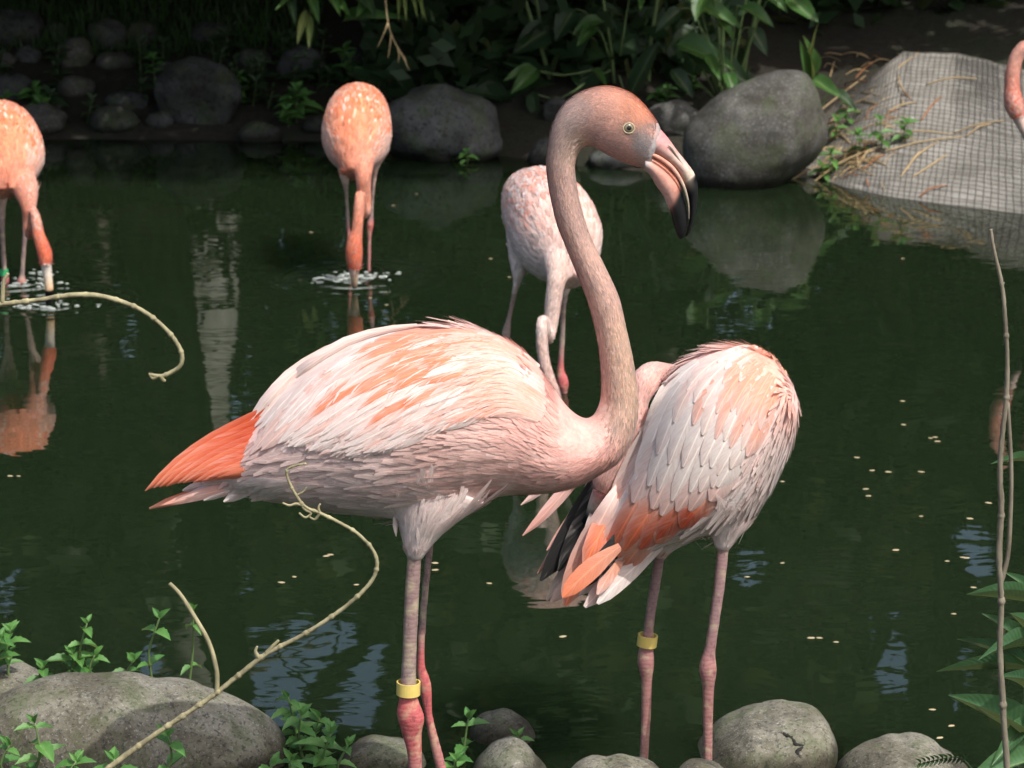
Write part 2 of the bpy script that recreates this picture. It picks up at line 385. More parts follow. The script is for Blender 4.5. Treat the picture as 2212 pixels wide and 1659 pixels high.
# ------------------------------------------------------------------ stones
def rock_mesh(outline, depth, seed, rough=0.035, facet=0.75, sub=5):
    """outline: list of (dx, dz) in metres round the stone as it shows side on; depth: half thickness front to back"""
    import bmesh
    bm = bmesh.new(); bmesh.ops.create_icosphere(bm, subdivisions=sub, radius=1.0)
    ang = sorted((math.atan2(z, x), math.hypot(x, z)) for x, z in outline)
    A = np.array([q[0] for q in ang]); R = np.array([q[1] for q in ang])
    A3 = np.concatenate([A-2*math.pi, A, A+2*math.pi]); R3 = np.concatenate([R]*3)
    tt = np.linspace(-math.pi, math.pi, 181); rr = np.interp(tt, A3, R3)
    for _ in range(3): rr = (np.roll(rr[:-1], 1)+rr[:-1]*2+np.roll(rr[:-1], -1))/4; rr = np.append(rr, rr[0])
    mean = float(np.mean(R)); off = Vector((seed*3.7, seed*1.3, seed*7.1))
    fr_ = random.Random(seed*17+3); planes = []
    for _ in range(7):
        n_ = Vector((fr_.gauss(0, 1), fr_.gauss(0, 1), fr_.gauss(0, 1))).normalized()
        if abs(n_.y) < 0.35: n_.y = math.copysign(0.5, fr_.random()-.6); n_.normalize()
        planes.append((n_, fr_.uniform(.62, .9)))
    for v in bm.verts:
        x, y, z = v.co; rho = math.hypot(x, z)
        r = float(np.interp(math.atan2(z, x), tt, rr)) if rho > 1e-6 else mean
        e = 0.82; k = rho**e if rho > 0 else 0
        dx, dz = (x/rho*r*k, z/rho*r*k) if rho > 1e-6 else (0, 0)
        dy = math.copysign(abs(y)**0.85, y)*depth
        q = Vector((dx, dy, dz)); n = q.normalized() if q.length > 0 else q
        f = noise.fractal(q/mean*1.3+off, 1.0, 2.0, 4)*rough*mean + noise.noise(q/mean*7+off)*rough*0.25*mean
        u_ = v.co.copy()
        for n_, d_ in planes:
            ex = u_.dot(n_) - d_
            if ex > 0: q = q - Vector((n_.x*0.35*mean, n_.y*depth, n_.z*0.35*mean))*ex*facet
        v.co = q + n*f
    me = bpy.data.meshes.new('stone'); bm.to_mesh(me); bm.free()
    me.polygons.foreach_set('use_smooth', [True]*len(me.polygons)); return me
def stone(name, cu, cv, outline_px, y, mat, seed, label, cat='stone', group=None, depth=None, rough=0.05, sub=4, rz=None):
    """outline_px relative pixel outline (closed loop) about the centre pixel, at world distance y"""
    c = PY(cu, cv, y); sc = (PY(cu+100, cv, y)-c).length/100
    ol = [(dx*sc, -dy*sc*1.03) for dx, dy in outline_px]
    mean = sum(math.hypot(*p) for p in ol)/len(ol)
    o = add_obj(name, rock_mesh(ol, depth or mean*0.95, seed, rough, sub=sub), mat)
    o.location = c
    return tag(o, label, cat, group)
def ell(hw, hh, n=16, sq=0.0, r=None):
    r = r or rng
    return [(hw*math.cos(t)*(1+r.uniform(-.09, .09)), hh*math.sin(t)*(1+r.uniform(-.09, .09))) for t in [2*math.pi*i/n for i in range(n)]]
def outline(cu, cv, pts): return [(u-cu, v-cv) for u, v in pts]

# near shore stones
c = (300, 1640)
stone('boulder', *c, outline(*c, [(-70, 1600), (-40, 1540), (30, 1497), (90, 1476), (200, 1470), (330, 1481), (450, 1504), (560, 1541), (615, 1573), (636, 1612), (625, 1660), (560, 1730), (300, 1790), (0, 1770), (-70, 1680)]), 3.98, M_ROCKN, 1,
      'long rounded speckled tan boulder behind the low twig among green weeds', 'boulder', depth=0.13, rough=0.03, sub=5)
c = (20, 1500)
stone('stone', *c, outline(*c, [(-110, 1490), (-60, 1452), (0, 1446), (60, 1455), (95, 1480), (110, 1530), (40, 1570), (-80, 1560)]), 4.22, M_ROCKN, 2, 'small grey stone tucked behind the long tan boulder', depth=0.09)
c = (820, 1660)
stone('stone', *c, outline(*c, [(715, 1660), (740, 1630), (790, 1604), (850, 1597), (890, 1603), (920, 1640), (925, 1690), (820, 1730), (740, 1710)]), 3.97, M_ROCKN, 3, 'flat grey stone close behind the banded red hock', depth=0.07)
c = (1085, 1580)
stone('stone', *c, outline(*c, [(1015, 1580), (1030, 1556), (1060, 1544), (1110, 1546), (1140, 1560), (1160, 1585), (1140, 1620), (1060, 1630), (1020, 1615)]), 4.09, M_ROCKN, 4, 'small grey stone half sunk in green water with a wet dark edge', depth=0.055)
c = (1105, 1670)
stone('stone', *c, outline(*c, [(1020, 1670), (1045, 1635), (1080, 1605), (1105, 1597), (1135, 1607), (1165, 1645), (1185, 1690), (1100, 1740), (1030, 1720)]), 3.92, M_ROCKN, 5, 'pointed mossy tan stone beside a small weed sprig', depth=0.08)
c = (1330, 1700)
stone('stone', *c, outline(*c, [(1215, 1700), (1250, 1658), (1310, 1647), (1380, 1648), (1430, 1668), (1450, 1700), (1400, 1750), (1260, 1750)]), 3.72, M_ROCKN, 6, 'low tan stone barely showing in front of the banded leg of the preening flamingo', depth=0.08)
c = (1660, 1620)
crk = stone('boulder', *c, outline(*c, [(1495, 1640), (1530, 1600), (1590, 1562), (1650, 1543), (1720, 1540), (1765, 1545), (1796, 1575), (1810, 1625), (1800, 1670), (1740, 1710), (1600, 1710), (1520, 1690)]), 4.02, M_ROCKN, 8, 'rounded grey boulder with a dark crack beside the preening flamingo legs', 'boulder', depth=0.12, rough=0.04, sub=5)
c = (1960, 1680)
stone('stone', *c, outline(*c, [(1795, 1680), (1830, 1635), (1890, 1612), (1950, 1612), (2050, 1633), (2110, 1665), (2120, 1710), (2000, 1750), (1850, 1740)]), 3.9, M_ROCKN, 9, 'smooth low tan stone beneath the lance leaved plant', depth=0.11, rough=0.025)
c = (750, 1590)
stone('stone', *c, outline(*c, [(690, 1590), (720, 1575), (770, 1572), (820, 1585), (830, 1610), (760, 1640), (700, 1625)]), 4.16, M_ROCKD, 10, 'dark drowned stone just breaking the water behind the weeds', depth=0.05)
c = (1510, 1690)
stone('stone', *c, outline(*c, [(1460, 1690), (1480, 1655), (1530, 1652), (1570, 1665), (1580, 1700), (1520, 1730)]), 3.66, M_ROCKN, 11, 'small pale stone under the unbanded foot of the preening flamingo', depth=0.05)

# far shore stones
c = (1640, 300)
stone('boulder', *c, outline(*c, [(1472, 330), (1478, 280), (1520, 235), (1580, 190), (1630, 163), (1685, 150), (1735, 157), (1762, 185), (1782, 235), (1791, 280), (1780, 325), (1745, 370), (1700, 400), (1620, 425), (1540, 425), (1490, 395)]), 9.05, M_ROCKF, 21,
      'big egg shaped grey boulder standing at the far water edge by the concrete ramp', 'boulder', depth=0.2, rough=0.03, sub=5)
FARST = [
 (35, 62, 62, 44, 'dark round boulder at the head of the shaded bank beside the grass', 'D'), (232, 80, 44, 38, 'dark bank boulder below the shaded grass', 'D'), (305, 78, 36, 32, None, 'D'), (460, 75, 50, 26, None, 'D'),
 (60, 122, 32, 22, None, 'D'), (160, 118, 42, 34, None, 'F'), (250, 134, 46, 21, None, 'F'), (8, 132, 28, 20, None, 'F'), (25, 192, 48, 30, None, 'D'),
 (165, 190, 40, 26, 'small pale rounded stone lying in the weeds of the shaded bank', 'F'), (277, 220, 48, 24, None, 'D'), (75, 264, 74, 36, 'broad stone at the waterline behind the cut off orange flamingo', 'F'), (240, 262, 58, 33, 'rounded stone at the dark waterline on the shaded bank', 'D'),
 (428, 206, 94, 78, 'large dark boulder with a pale patch on its shoulder on the shaded bank', 'D'), (560, 290, 50, 24, None, 'D'), (650, 140, 52, 40, None, 'D'),
 (950, 280, 135, 84, 'wide dark boulder behind the bright orange feeding flamingo', 'D'), (1195, 335, 58, 34, 'dark wet stone at the waterline behind the curved neck', 'D'), (1455, 262, 62, 44, 'grey stone leaning against the egg shaped boulder', 'F'), (1200, 240, 28, 32, None, 'D'),
 (360, 150, 30, 18, None, 'D'), (120, 66, 26, 18, None, 'D'), (345, 262, 30, 22, None, 'D'), (1330, 345, 60, 26, None, 'D'), (700, 275, 44, 24, None, 'D'), (110, 228, 26, 16, None, 'D'), (545, 130, 40, 24, None, 'D'), (780, 130, 46, 28, None, 'D')]
NB = [(35, 62, 'dark round boulder'), (305, 78, 'bank boulders under the grass'), (165, 190, 'small pale rounded stone'), (75, 264, 'broad waterline stone'), (240, 262, 'rounded dark waterline stone'), (428, 206, 'large boulder with a pale patch'), (560, 290, 'low stone at the dark waterline'), (650, 140, 'grey stone under the hanging leaves'), (800, 230, 'wide dark boulder'), (1200, 300, 'curved flamingo neck'), (1455, 262, 'egg shaped boulder')]
def stone_label(cu, cv, hw, hh, k):
    n_ = min((q for q in NB if abs(q[0]-cu)+abs(q[1]-cv) > 30), key=lambda q: (q[0]-cu)**2+(q[1]-cv)**2)[2]
    return ('large ' if hw > 47 else 'small ' if hw < 32 else '') + ('flat ' if hh < .52*hw else 'rounded ') + ('dark' if k == 'D' else 'grey') + ' bank stone beside the ' + n_
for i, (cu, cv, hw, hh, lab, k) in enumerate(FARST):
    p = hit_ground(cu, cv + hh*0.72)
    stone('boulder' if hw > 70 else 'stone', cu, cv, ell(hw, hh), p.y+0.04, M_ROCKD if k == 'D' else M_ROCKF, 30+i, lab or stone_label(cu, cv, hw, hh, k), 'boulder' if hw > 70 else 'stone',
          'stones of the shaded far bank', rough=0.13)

# ------------------------------------------------------------------ flamingo builder
def cat(p0, p1, p2, p3, t):
    return 0.5*((2*p1)+(-p0+p2)*t+(2*p0-5*p1+4*p2-p3)*t*t+(-p0+3*p1-3*p2+p3)*t**3)
def spline(arr, k):
    """Catmull-Rom through the rows of an array, k pieces a span"""
    A = np.asarray(arr, float); n = len(A); out = []
    for i in range(n-1):
        for j in range(k):
            out.append(cat(A[max(i-1, 0)], A[i], A[i+1], A[min(i+2, n-1)], j/k))
    out.append(A[-1]); return np.array(out)

class Lofts:
    """collects closed lofted tubes with colour, flow and feather length at each vertex"""
    def __init__(s): s.V, s.F, s.C, s.D, s.L, s.M = [], [], [], [], [], []
    def add(s, rings, seg=20, k=4, power=1.0, leg=0.0):
        # ring row: centre3, halfaxisA3, lateral3, colA3, colB3, flen
        R = spline(rings, k); n = len(R); b = len(s.V)
        for i in range(n):
            c, ax, la, ca, cb, fl = R[i, 0:3], R[i, 3:6], R[i, 6:9], R[i, 9:12], R[i, 12:15], R[i, 15]
            d = R[min(i+1, n-1), 0:3] - R[max(i-1, 0), 0:3]; d = d/(np.linalg.norm(d)+1e-9)
            for j in range(seg):
                t = 2*math.pi*j/seg; co, si = math.cos(t), math.sin(t)
                s.V.append(c + ax*co + la*si); q = 0.5+0.5*co
                s.C.append(np.clip(ca*q + cb*(1-q), 0, 1)); s.D.append(-d); s.L.append(max(fl, 0)); s.M.append(leg)
        for i in range(n-1):
            for j in range(seg):
                s.F.append((b+i*seg+j, b+i*seg+(j+1) % seg, b+(i+1)*seg+(j+1) % seg, b+(i+1)*seg+j))
        s.F.append(tuple(b+j for j in reversed(range(seg)))); s.F.append(tuple(b+(n-1)*seg+j for j in range(seg)))
    def tube(s, pts, seg=14, k=4, ref=Vector((0, 1, 0)), leg=0.0):
        """pts rows: (Vector, radius_in_plane, radius_lateral, col, flen)"""
        rings = []
        for i, (p, r1, r2, col, fl) in enumerate(pts):
            d = (pts[min(i+1, len(pts)-1)][0]-pts[max(i-1, 0)][0]).normalized()
            la = (ref - d*ref.dot(d)).normalized(); ax = la.cross(d).normalized()
            rings.append([*p, *(ax*r1), *(la*r2), *col, *col, fl])
        s.add(rings, seg, k, leg=leg)

def grow(L, voxel, smooth_it=4, paint=None):
    """one continuous skin over all the lofts; returns mesh, arrays"""
    me = bpy.data.meshes.new('grow'); me.from_pydata([tuple(v) for v in L.V], [], L.F)
    ob = bpy.data.objects.new('grow', me); COL.objects.link(ob)
    m = ob.modifiers.new('r', 'REMESH'); m.mode = 'VOXEL'; m.voxel_size = voxel; m.use_smooth_shade = True
    m = ob.modifiers.new('s', 'SMOOTH'); m.factor = 0.5; m.iterations = smooth_it
    dg = bpy.context.evaluated_depsgraph_get(); out = bpy.data.meshes.new_from_object(ob.evaluated_get(dg))
    bpy.data.objects.remove(ob); bpy.data.meshes.remove(me)
    n = len(out.vertices); co = np.empty(n*3, np.float32); out.vertices.foreach_get('co', co); co = co.reshape(-1, 3)
    kd = kdtree.KDTree(len(L.V))
    for i, v in enumerate(L.V): kd.insert(v, i)
    kd.balance()
    LC, LD, LL, LM = np.array(L.C), np.array(L.D), np.array(L.L), np.array(L.M)
    C = np.empty((n, 3)); D = np.empty((n, 3)); FL = np.empty(n); MK = np.empty(n)
    for i in range(n):
        f = kd.find_n(co[i], 3); ii = [x[1] for x in f]; w_ = np.array([1/(x[2]+1e-4) for x in f]); w_ /= w_.sum()
        C[i] = w_@LC[ii]; D[i] = w_@LD[ii]; FL[i] = LL[ii[0]]; MK[i] = LM[ii[0]]
    if paint is not None:
        for i in range(n): C[i] = paint(co[i], C[i])
    for i in range(n):                         # mottling of the plumage
        if FL[i] > 0.001:
            q = Vector(co[i]); m_ = noise.noise(q*55)*.6 + noise.noise(q*130)*.4
            C[i] = C[i]*(1+.13*m_) if m_ > 0 else C[i]*(1+.30*m_) + np.array((.0, .012, .016))*(-m_)
    nor = np.empty(n*3, np.float32); out.vertices.foreach_get('normal', nor); nor = nor.reshape(-1, 3)
    attr(out, 'Col', C)
    pl = np.array([max(MK[v] for v in p.vertices) > 0.5 for p in out.polygons])
    out.polygons.foreach_set('material_index', pl.astype(np.int32)); out.polygons.foreach_set('use_smooth', np.ones(len(pl), bool))
    return out, co, nor, C, D, FL

def plumage_mesh(me, co, nor, C, D, FL, cover=2.2, wl=0.42, lift=0.0003, jitter=0.045, colfn=None, seed=1):
    """thousands of little overlapping feathers that follow the body"""
    g = np.random.default_rng(seed)
    tri = np.array([p.vertices[:3] for p in me.polygons]); ar = np.array([p.area for p in me.polygons])
    fl = FL[tri[:, 0]]; dens = np.where(fl > 0.001, cover*ar/np.maximum(fl*fl*wl, 1e-7), 0)
    cnt = g.poisson(dens); idx = np.repeat(np.arange(len(tri)), cnt); n = len(idx)
    a_, b_ = g.random(n), g.random(n); f = a_+b_ > 1; a_[f] = 1-a_[f]; b_[f] = 1-b_[f]
    T = tri[idx]; p = co[T[:, 0]]*(1-a_-b_)[:, None]+co[T[:, 1]]*a_[:, None]+co[T[:, 2]]*b_[:, None]
    N = nor[T[:, 0]]; d = D[T[:, 0]] + g.normal(0, 0.11, (n, 3)); d -= N*(d*N).sum(1)[:, None]; d /= np.linalg.norm(d, axis=1)[:, None]+1e-9
    sdir = np.cross(N, d); Ln = FL[T[:, 0]]*g.uniform(0.75, 1.25, n); Wd = Ln*wl*0.5*g.uniform(0.8, 1.2, n)
    c = C[T[:, 0]]
    if colfn is not None: c = colfn(p, c, g)
    small = (FL[T[:, 0]] < .0155)[:, None]       # the short feathers of neck and head are the most mottled
    c = np.clip(c*(1+g.normal(0, 1, (n, 1))*np.where(small, .15, jitter)), 0, 1); tint = g.random((n, 1))
    c = np.where(small & (tint < .16), c*.55+np.array((.40, .33, .33))*.4, np.where(small & (tint > .86), c*.7+np.array((.80, .46, .30))*.3, c))
    L_ = Ln[:, None]; W_ = Wd[:, None]; lf = lift*np.where(FL[T[:, 0]] < .0155, 1.5, np.clip(FL[T[:, 0]]/0.02, 0.35, 2.2))[:, None]
    V = np.empty((n, 6, 3)); 
    V[:, 0] = p - sdir*W_*0.6 - N*lf*0.4; V[:, 1] = p + sdir*W_*0.6 - N*lf*0.4
    V[:, 2] = p + d*L_*0.55 - sdir*W_ + N*lf*0.5; V[:, 3] = p + d*L_*0.55 + sdir*W_ + N*lf*0.9
    V[:, 4] = p + d*L_*0.97 - sdir*W_*0.3 + N*lf*1.0; V[:, 5] = p + d*L_ + sdir*W_*0.35 + N*lf*1.2
    base = np.arange(n)[:, None]*6
    Q = np.concatenate([base+np.array([[0, 2, 3, 1]]), base+np.array([[2, 4, 5, 3]])])
    col = np.repeat(c[:, None, :], 6, 1); col[:, 4:] = np.clip(col[:, 4:]*1.12+0.02, 0, 1); col[:, :2] *= 0.92
    r = g.random(n); fuv = np.empty((n, 6, 3)); fuv[:, :, 2] = r[:, None]; fuv[:, :, 0] = [0, 0, .5, .5, 1, 1]; fuv[:, :, 1] = [.2, .8, .2, .8, .2, .8]
    pm = mk_np('plumage', V.reshape(-1, 3), Q, col.reshape(-1, 3), fuv.reshape(-1, 3))
    nn = np.repeat((N+d*0.10+sdir*g.normal(0, .05, (n, 1)))[:, None, :], 6, 1).reshape(-1, 3); nn /= np.linalg.norm(nn, axis=1)[:, None]
    pm.normals_split_custom_set_from_vertices([tuple(x) for x in nn]); return pm

def foot(L, p, direction, col, size=0.085, rad=0.006):
    """three webbed front toes and a hind toe"""
    d = Vector((direction[0], direction[1], 0)).normalized(); sd = Vector((-d.y, d.x, 0))
    tips = []
    for a_ in (-0.55, 0.0, 0.55):
        q = (d*math.cos(a_)+sd*math.sin(a_)); tip = p + q*size*(1.0 if a_ == 0 else 0.9) + Vector((0, 0, -0.004)); tips.append(tip)
        L.tube([(p+Vector((0, 0, 0.004)), rad*1.2, rad*1.2, col, 0), (p.lerp(tip, 0.5)+Vector((0, 0, 0.003)), rad, rad, col, 0), (tip, rad*0.6, rad*0.5, col, 0)], 8, 2, Vector((0, 0, 1)), 1.0)
    for a_, b_ in ((0, 1), (1, 2)):
        m1 = tips[a_].lerp(tips[b_], 0.5)*0.8 + p*0.2
        L.tube([(p, 0.004, 0.004, col, 0), (p.lerp(m1, 0.55), 0.016, 0.0035, col, 0), (m1, 0.022, 0.003, col, 0)], 8, 2, Vector((0, 0, 1)), 1.0)
    L.tube([(p, rad, rad, col, 0), (p-d*0.018+Vector((0, 0, 0.004)), rad*0.6, rad*0.6, col, 0)], 8, 2, Vector((0, 0, 1)), 1.0)

# linear feather colours
WHITE = (0.80, 0.69, 0.665); PALE = (0.79, 0.54, 0.49); PINK = (0.74, 0.385, 0.335); PEACH = (0.79, 0.375, 0.265)
ORANGE = (0.79, 0.225, 0.105); RED = (0.70, 0.115, 0.045); BLACK = (0.012, 0.012, 0.012); GREYPINK = (0.52, 0.36, 0.32)
TIBIA = (0.29, 0.20, 0.185); HOCK = (0.50, 0.12, 0.12); TARS = (0.42, 0.17, 0.16)
mixc = lambda a, b, t: tuple(a[i]*(1-t)+b[i]*t for i in range(3))

def in_poly(q, poly):
    x, y = q; c = False
    for (x0, y0), (x1, y1) in zip(poly, poly[1:]+poly[:1]):
        if (y0 > y) != (y1 > y) and x < (x1-x0)*(y-y0)/(y1-y0)+x0: c = not c
    return c
def finish_bird(root, L, voxel, cover, seed, wl=0.17, colfn=None, smooth_it=4, jitter=0.045, paint=None, bare=None):
    me, co, nor, C, D, FL = grow(L, voxel, smooth_it, paint)
    if bare is not None:                       # no small feathers under the folded wing
        poly, yc = bare; FL = FL.copy()
        for i in range(len(co)):
            if co[i][1] < yc and in_poly(pix(co[i]), poly): FL[i] = 0.0
    me.name = 'body'; body = add_obj('body', me, [M_PL, M_SK], root)
    pm = plumage_mesh(me, co, nor, C, D, FL, cover, wl, colfn=colfn, seed=seed, jitter=jitter)
    pl = add_obj('plumage', pm, M_FE, root); pl['kind'] = 'stuff'
    return BVHTree.FromPolygons([tuple(v) for v in co], [tuple(p.vertices) for p in me.polygons])

def bill_part(root, name, L):
    me = mk(name, L.V, L.F, L.C); return add_obj(name, me, M_BI, root)

def make_eye(root, c, nrm, r, up):
    """eyeball with pale iris and dark pupil, and a pale ring of skin round it"""
    nrm = nrm.normalized(); x = up.cross(nrm).normalized(); y = nrm.cross(x)
    V, Fc, Cc = [], [], []
    prof = [(0.0, 0.52, (0.01, 0.01, 0.01)), (0.34, 0.50, (0.01, 0.01, 0.01)), (0.39, 0.49, (0.17, 0.14, 0.09)), (0.62, 0.40, (0.24, 0.20, 0.12)), (0.70, 0.34, (0.08, 0.07, 0.05)), (0.80, 0.20, (0.03, 0.03, 0.03)), (0.9, -0.2, (0.03, 0.03, 0.03))]
    seg = 24
    for i, (rr, zz, cc) in enumerate(prof):
        for j in range(seg):
            t = 2*math.pi*j/seg; V.append(c + (x*math.cos(t)+y*math.sin(t)*0.92)*max(rr, 0.001)*r + nrm*zz*r); Cc.append(cc)
    for i in range(len(prof)-1):
        for j in range(seg): Fc.append((i*seg+j, i*seg+(j+1) % seg, (i+1)*seg+(j+1) % seg, (i+1)*seg+j))
    a_ = add_obj('eye', mk('eye', V, Fc, Cc), M_EYE, root)
    V, Fc, Cc = [], [], []
    for j in range(seg):
        t = 2*math.pi*j/seg; d = x*math.cos(t)+y*math.sin(t)*0.92
        for q in range(8):
            s_ = 2*math.pi*q/8; V.append(c + d*(0.84+0.10*math.cos(s_))*r + nrm*(0.22+0.10*math.sin(s_))*r); Cc.append((0.58, 0.52, 0.36))
    for j in range(seg):
        for q in range(8): Fc.append((j*8+q, ((j+1) % seg)*8+q, ((j+1) % seg)*8+(q+1) % 8, j*8+(q+1) % 8))
    add_obj('eyelid', mk('eyelid', V, Fc, Cc), M_BI, root)
a = NT('eye_gloss'); a.l(a.col(), a.b.inputs['Base Color']); a.set(Roughness=0.08); M_EYE = a.m

def leg_band(root, c, axis_, r, h, mat, thick=0.0018):
    ax = axis_.normalized(); x = ax.orthogonal().normalized(); y = ax.cross(x); seg = 28; V, Fc = [], []
    for j in range(seg):
        t = 2*math.pi*j/(seg-1)*0.985; d = x*math.cos(t)+y*math.sin(t); rr = r*(1+0.05*(j/seg))
        for (dr, dz) in ((0, -h), (thick, -h), (thick, h), (0, h)): V.append(c + d*(rr+dr) + ax*dz)
    for j in range(seg-1):
        for q in range(4): Fc.append((j*4+q, (j+1)*4+q, (j+1)*4+(q+1) % 4, j*4+(q+1) % 4))
    Fc += [(0, 1, 2, 3), tuple((seg-1)*4+q for q in (3, 2, 1, 0))]
    o = add_obj('leg_band', mk('leg_band', V, Fc, smooth=False), mat, root)
    return o

# ---- big feathers laid on a bird by following its surface
def prof_w(t, tipw=0.55, base=0.35):
    g = base + (1-base)*min(1.0, t/0.45)**0.8
    q = max(0.0, 1-((t-0.55)/0.45)**2) if t > 0.55 else 1.0
    return g*(q**tipw if t > 0.55 else 1.0)
def feather(parent, bvh, path, width, cols, lift0=0.002, lift1=0.010, roll=0.0015, flat_d=None, n=7, tipw=0.55, name='feather', fallback=None, edgec=None):
    """path(t) -> pixel of the shaft; the vane is laid on the body (or at a distance flat_d from the lens)"""
    ts = [i/n for i in range(n)] + [0.995]
    cp = [path(t) for t in ts]; rows = []; depth = []
    for i, t in enumerate(ts):
        a_, b_ = cp[max(i-1, 0)], cp[min(i+1, len(cp)-1)]
        dx, dy = b_[0]-a_[0], b_[1]-a_[1]; l = math.hypot(dx, dy)+1e-6; px, py = -dy/l, dx/l
        w_ = width*0.5*prof_w(t, tipw)+0.4
        rows.append([(cp[i][0]+px*w_*s_, cp[i][1]+py*w_*s_) for s_ in (-1, -0.5, 0, 0.5, 1)])
    sc = 3.7/F; last = None; D = []
    for i, r in enumerate(rows):
        dd = []
        for (u, v) in r:
            if flat_d is not None: dd.append(flat_d); continue
            q = ray(u, v); h_ = bvh.ray_cast(C0, q.normalized())
            dd.append((h_[0]-C0).dot(FW) if h_[0] is not None else None)
        c = dd[2]
        if c is None:
            ok = [x for x in dd if x is not None]; c = ok[0] if ok else None
        if last is not None:
            step = math.hypot(cp[i][0]-cp[i-1][0], cp[i][1]-cp[i-1][1])*sc
            if c is None: c = last + 0.10*step
            c = max(min(c, last+1.9*step), last-1.9*step)
        D.append((c, dd)); last = c if c is not None else last
    first = next((c for c, _ in D if c is not None), fallback or 3.7)
    V, Cc, Fu = [], [], []
    rnd = rng.random()
    for i, r in enumerate(rows):
        c, dd = D[i]; c = first if c is None else c; t = ts[i]; wpx = math.hypot(r[4][0]-r[0][0], r[4][1]-r[0][1])*sc
        for j, (u, v) in enumerate(r):
            x = dd[j]; s_ = (j-2)/2
            if x is None: x = c + 0.25*wpx*abs(s_)
            x = max(min(x, c+0.95*wpx*abs(s_)), c-0.95*wpx*abs(s_))
            lf = lift0 + (lift1-lift0)*t + roll*s_ + 0.0016*(1-s_*s_)
            V.append(P(u, v, x-lf))
            cc = cols(t, s_); cc = mixc(cc, edgec, .35*abs(s_)**2*(.4+.6*t)) if edgec else cc; Cc.append(cc); Fu.append((t, 0.5+0.5*s_, rnd))
    m = len(rows); Fc = [(i*5+j, i*5+j+1, (i+1)*5+j+1, (i+1)*5+j) for i in range(m-1) for j in range(4)]
    return add_obj(name, mk(name, V, Fc, Cc, Fu), M_FE, parent)
def grad(*stops):
    """colour along the shaft: stops (t, colour)"""
    def f(t, s_):
        for (t0, c0), (t1, c1) in zip(stops, stops[1:]):
            if t <= t1: 
                k = (t-t0)/(t1-t0+1e-9); return mixc(c0, c1, max(0, min(1, k)))
        return stops[-1][1]
    return f
def bez(p0, p1, bend=0.0):
    mx, my = (p0[0]+p1[0])/2, (p0[1]+p1[1])/2; dx, dy = p1[0]-p0[0], p1[1]-p0[1]
    cx, cy = mx - dy*bend, my + dx*bend
    return lambda t: ((1-t)**2*p0[0]+2*t*(1-t)*cx+t*t*p1[0], (1-t)**2*p0[1]+2*t*(1-t)*cy+t*t*p1[1])
def flow_field(curves):
    A = [spline(c, 6) for c in curves]
    def W_(a_, b_):
        pts = []
        for c in A:
            f = max(0, min(1, a_))*(len(c)-1); i = min(int(f), len(c)-2); pts.append(c[i]*(1-(f-i))+c[i+1]*(f-i) + (c[-1]-c[-3])/2*max(0, a_-1)*(len(c)-1))
        g = max(-0.1, min(1.1, b_))*(len(pts)-1); j = min(max(int(g), 0), len(pts)-2); q = pts[j]*(1-(g-j))+pts[j+1]*(g-j)
        return float(q[0]), float(q[1])
    return W_

# ================================================================== the tall flamingo in front
Y1 = 3.55
def pr(A, B, lat, ca, cb, fl, y=Y1, yo=0.0):
    a_, b_ = PY(*A, y+yo), PY(*B, y+yo); c = (a_+b_)/2; h_ = (a_-b_)/2
    return [*c, *h_, 0, lat, 0, *ca, *cb, fl]
L = Lofts()
N1 = (0.66, 0.43, 0.36); N2 = (0.55, 0.365, 0.32); HEADT = (0.72, 0.36, 0.26); CHK = (0.60, 0.37, 0.33); NG = (0.66, 0.45, 0.33)
L.add([
 pr((455, 992), (450, 1038), .022, WHITE, WHITE, .03), pr((520, 940), (520, 1060), .05, PALE, WHITE, .05), pr((600, 850), (605, 1078), .082, PALE, WHITE, .05),
 pr((700, 772), (715, 1096), .103, PALE, WHITE, .05), pr((800, 730), (805, 1108), .115, PALE, WHITE, .05), pr((900, 709), (885, 1116), .120, PALE, WHITE, .05),
 pr((1000, 702), (960, 1100), .119, PALE, PALE, .045), pr((1080, 732), (1030, 1076), .110, PALE, PALE, .03), pr((1140, 770), (1100, 1064), .098, PINK, PALE, .026),
 pr((1190, 832), (1170, 1061), .083, PINK, PALE, .023), pr((1225, 881), (1240, 1049), .064, PINK, mixc(PALE, PINK, .5), .02), pr((1256, 905), (1300, 1020), .050, PINK, PINK, .017),
 pr((1276, 903), (1345, 985), .041, PINK, PINK, .014), pr((1289, 886), (1371, 930), .034, N1, N1, .013), pr((1298, 853), (1379, 868), .029, N1, NG, .012),
 pr((1297, 790), (1369, 785), .0255, N1, NG, .011), pr((1287, 720), (1353, 710), .0235, N1, NG, .011), pr((1268, 648), (1336, 640), .0225, N1, N1, .010),
 pr((1241, 580), (1305, 572), .0215, N2, N1, .010), pr((1219, 526), (1283, 528), .021, N2, N1, .009), pr((1201, 477), (1264, 477), .0205, N2, N2, .009), pr((1188, 420), (1250, 424), .020, N2, N2, .008),
 pr((1180, 360), (1242, 368), .020, N2, N2, .008), pr((1184, 306), (1246, 340), .0205, N2, NG, .007), pr((1199, 254), (1256, 322), .022, N2, NG, .007), pr((1230, 214), (1270, 315), .025, N2, NG, .007),
 pr((1274, 191), (1285, 318), .029, mixc(N2, HEADT, .4), CHK, .0045), pr((1320, 186), (1308, 332), .031, HEADT, CHK, .0045), pr((1364, 201), (1345, 350), .0295, (0.72, .33, .22), CHK, .004), pr((1394, 228), (1370, 358), .0265, (0.72, .33, .22), CHK, .004),
 pr((1416, 257), (1388, 362), .0235, (0.68, .32, .24), (0.46, .36, .34), .0035), pr((1424, 270), (1394, 365), .0222, (0.40, .32, .31), (0.30, .30, .32), 0), pr((1428, 279), (1398, 366), .0215, (0.28, .27, .28), (0.28, .29, .31), 0)], 28, 4)
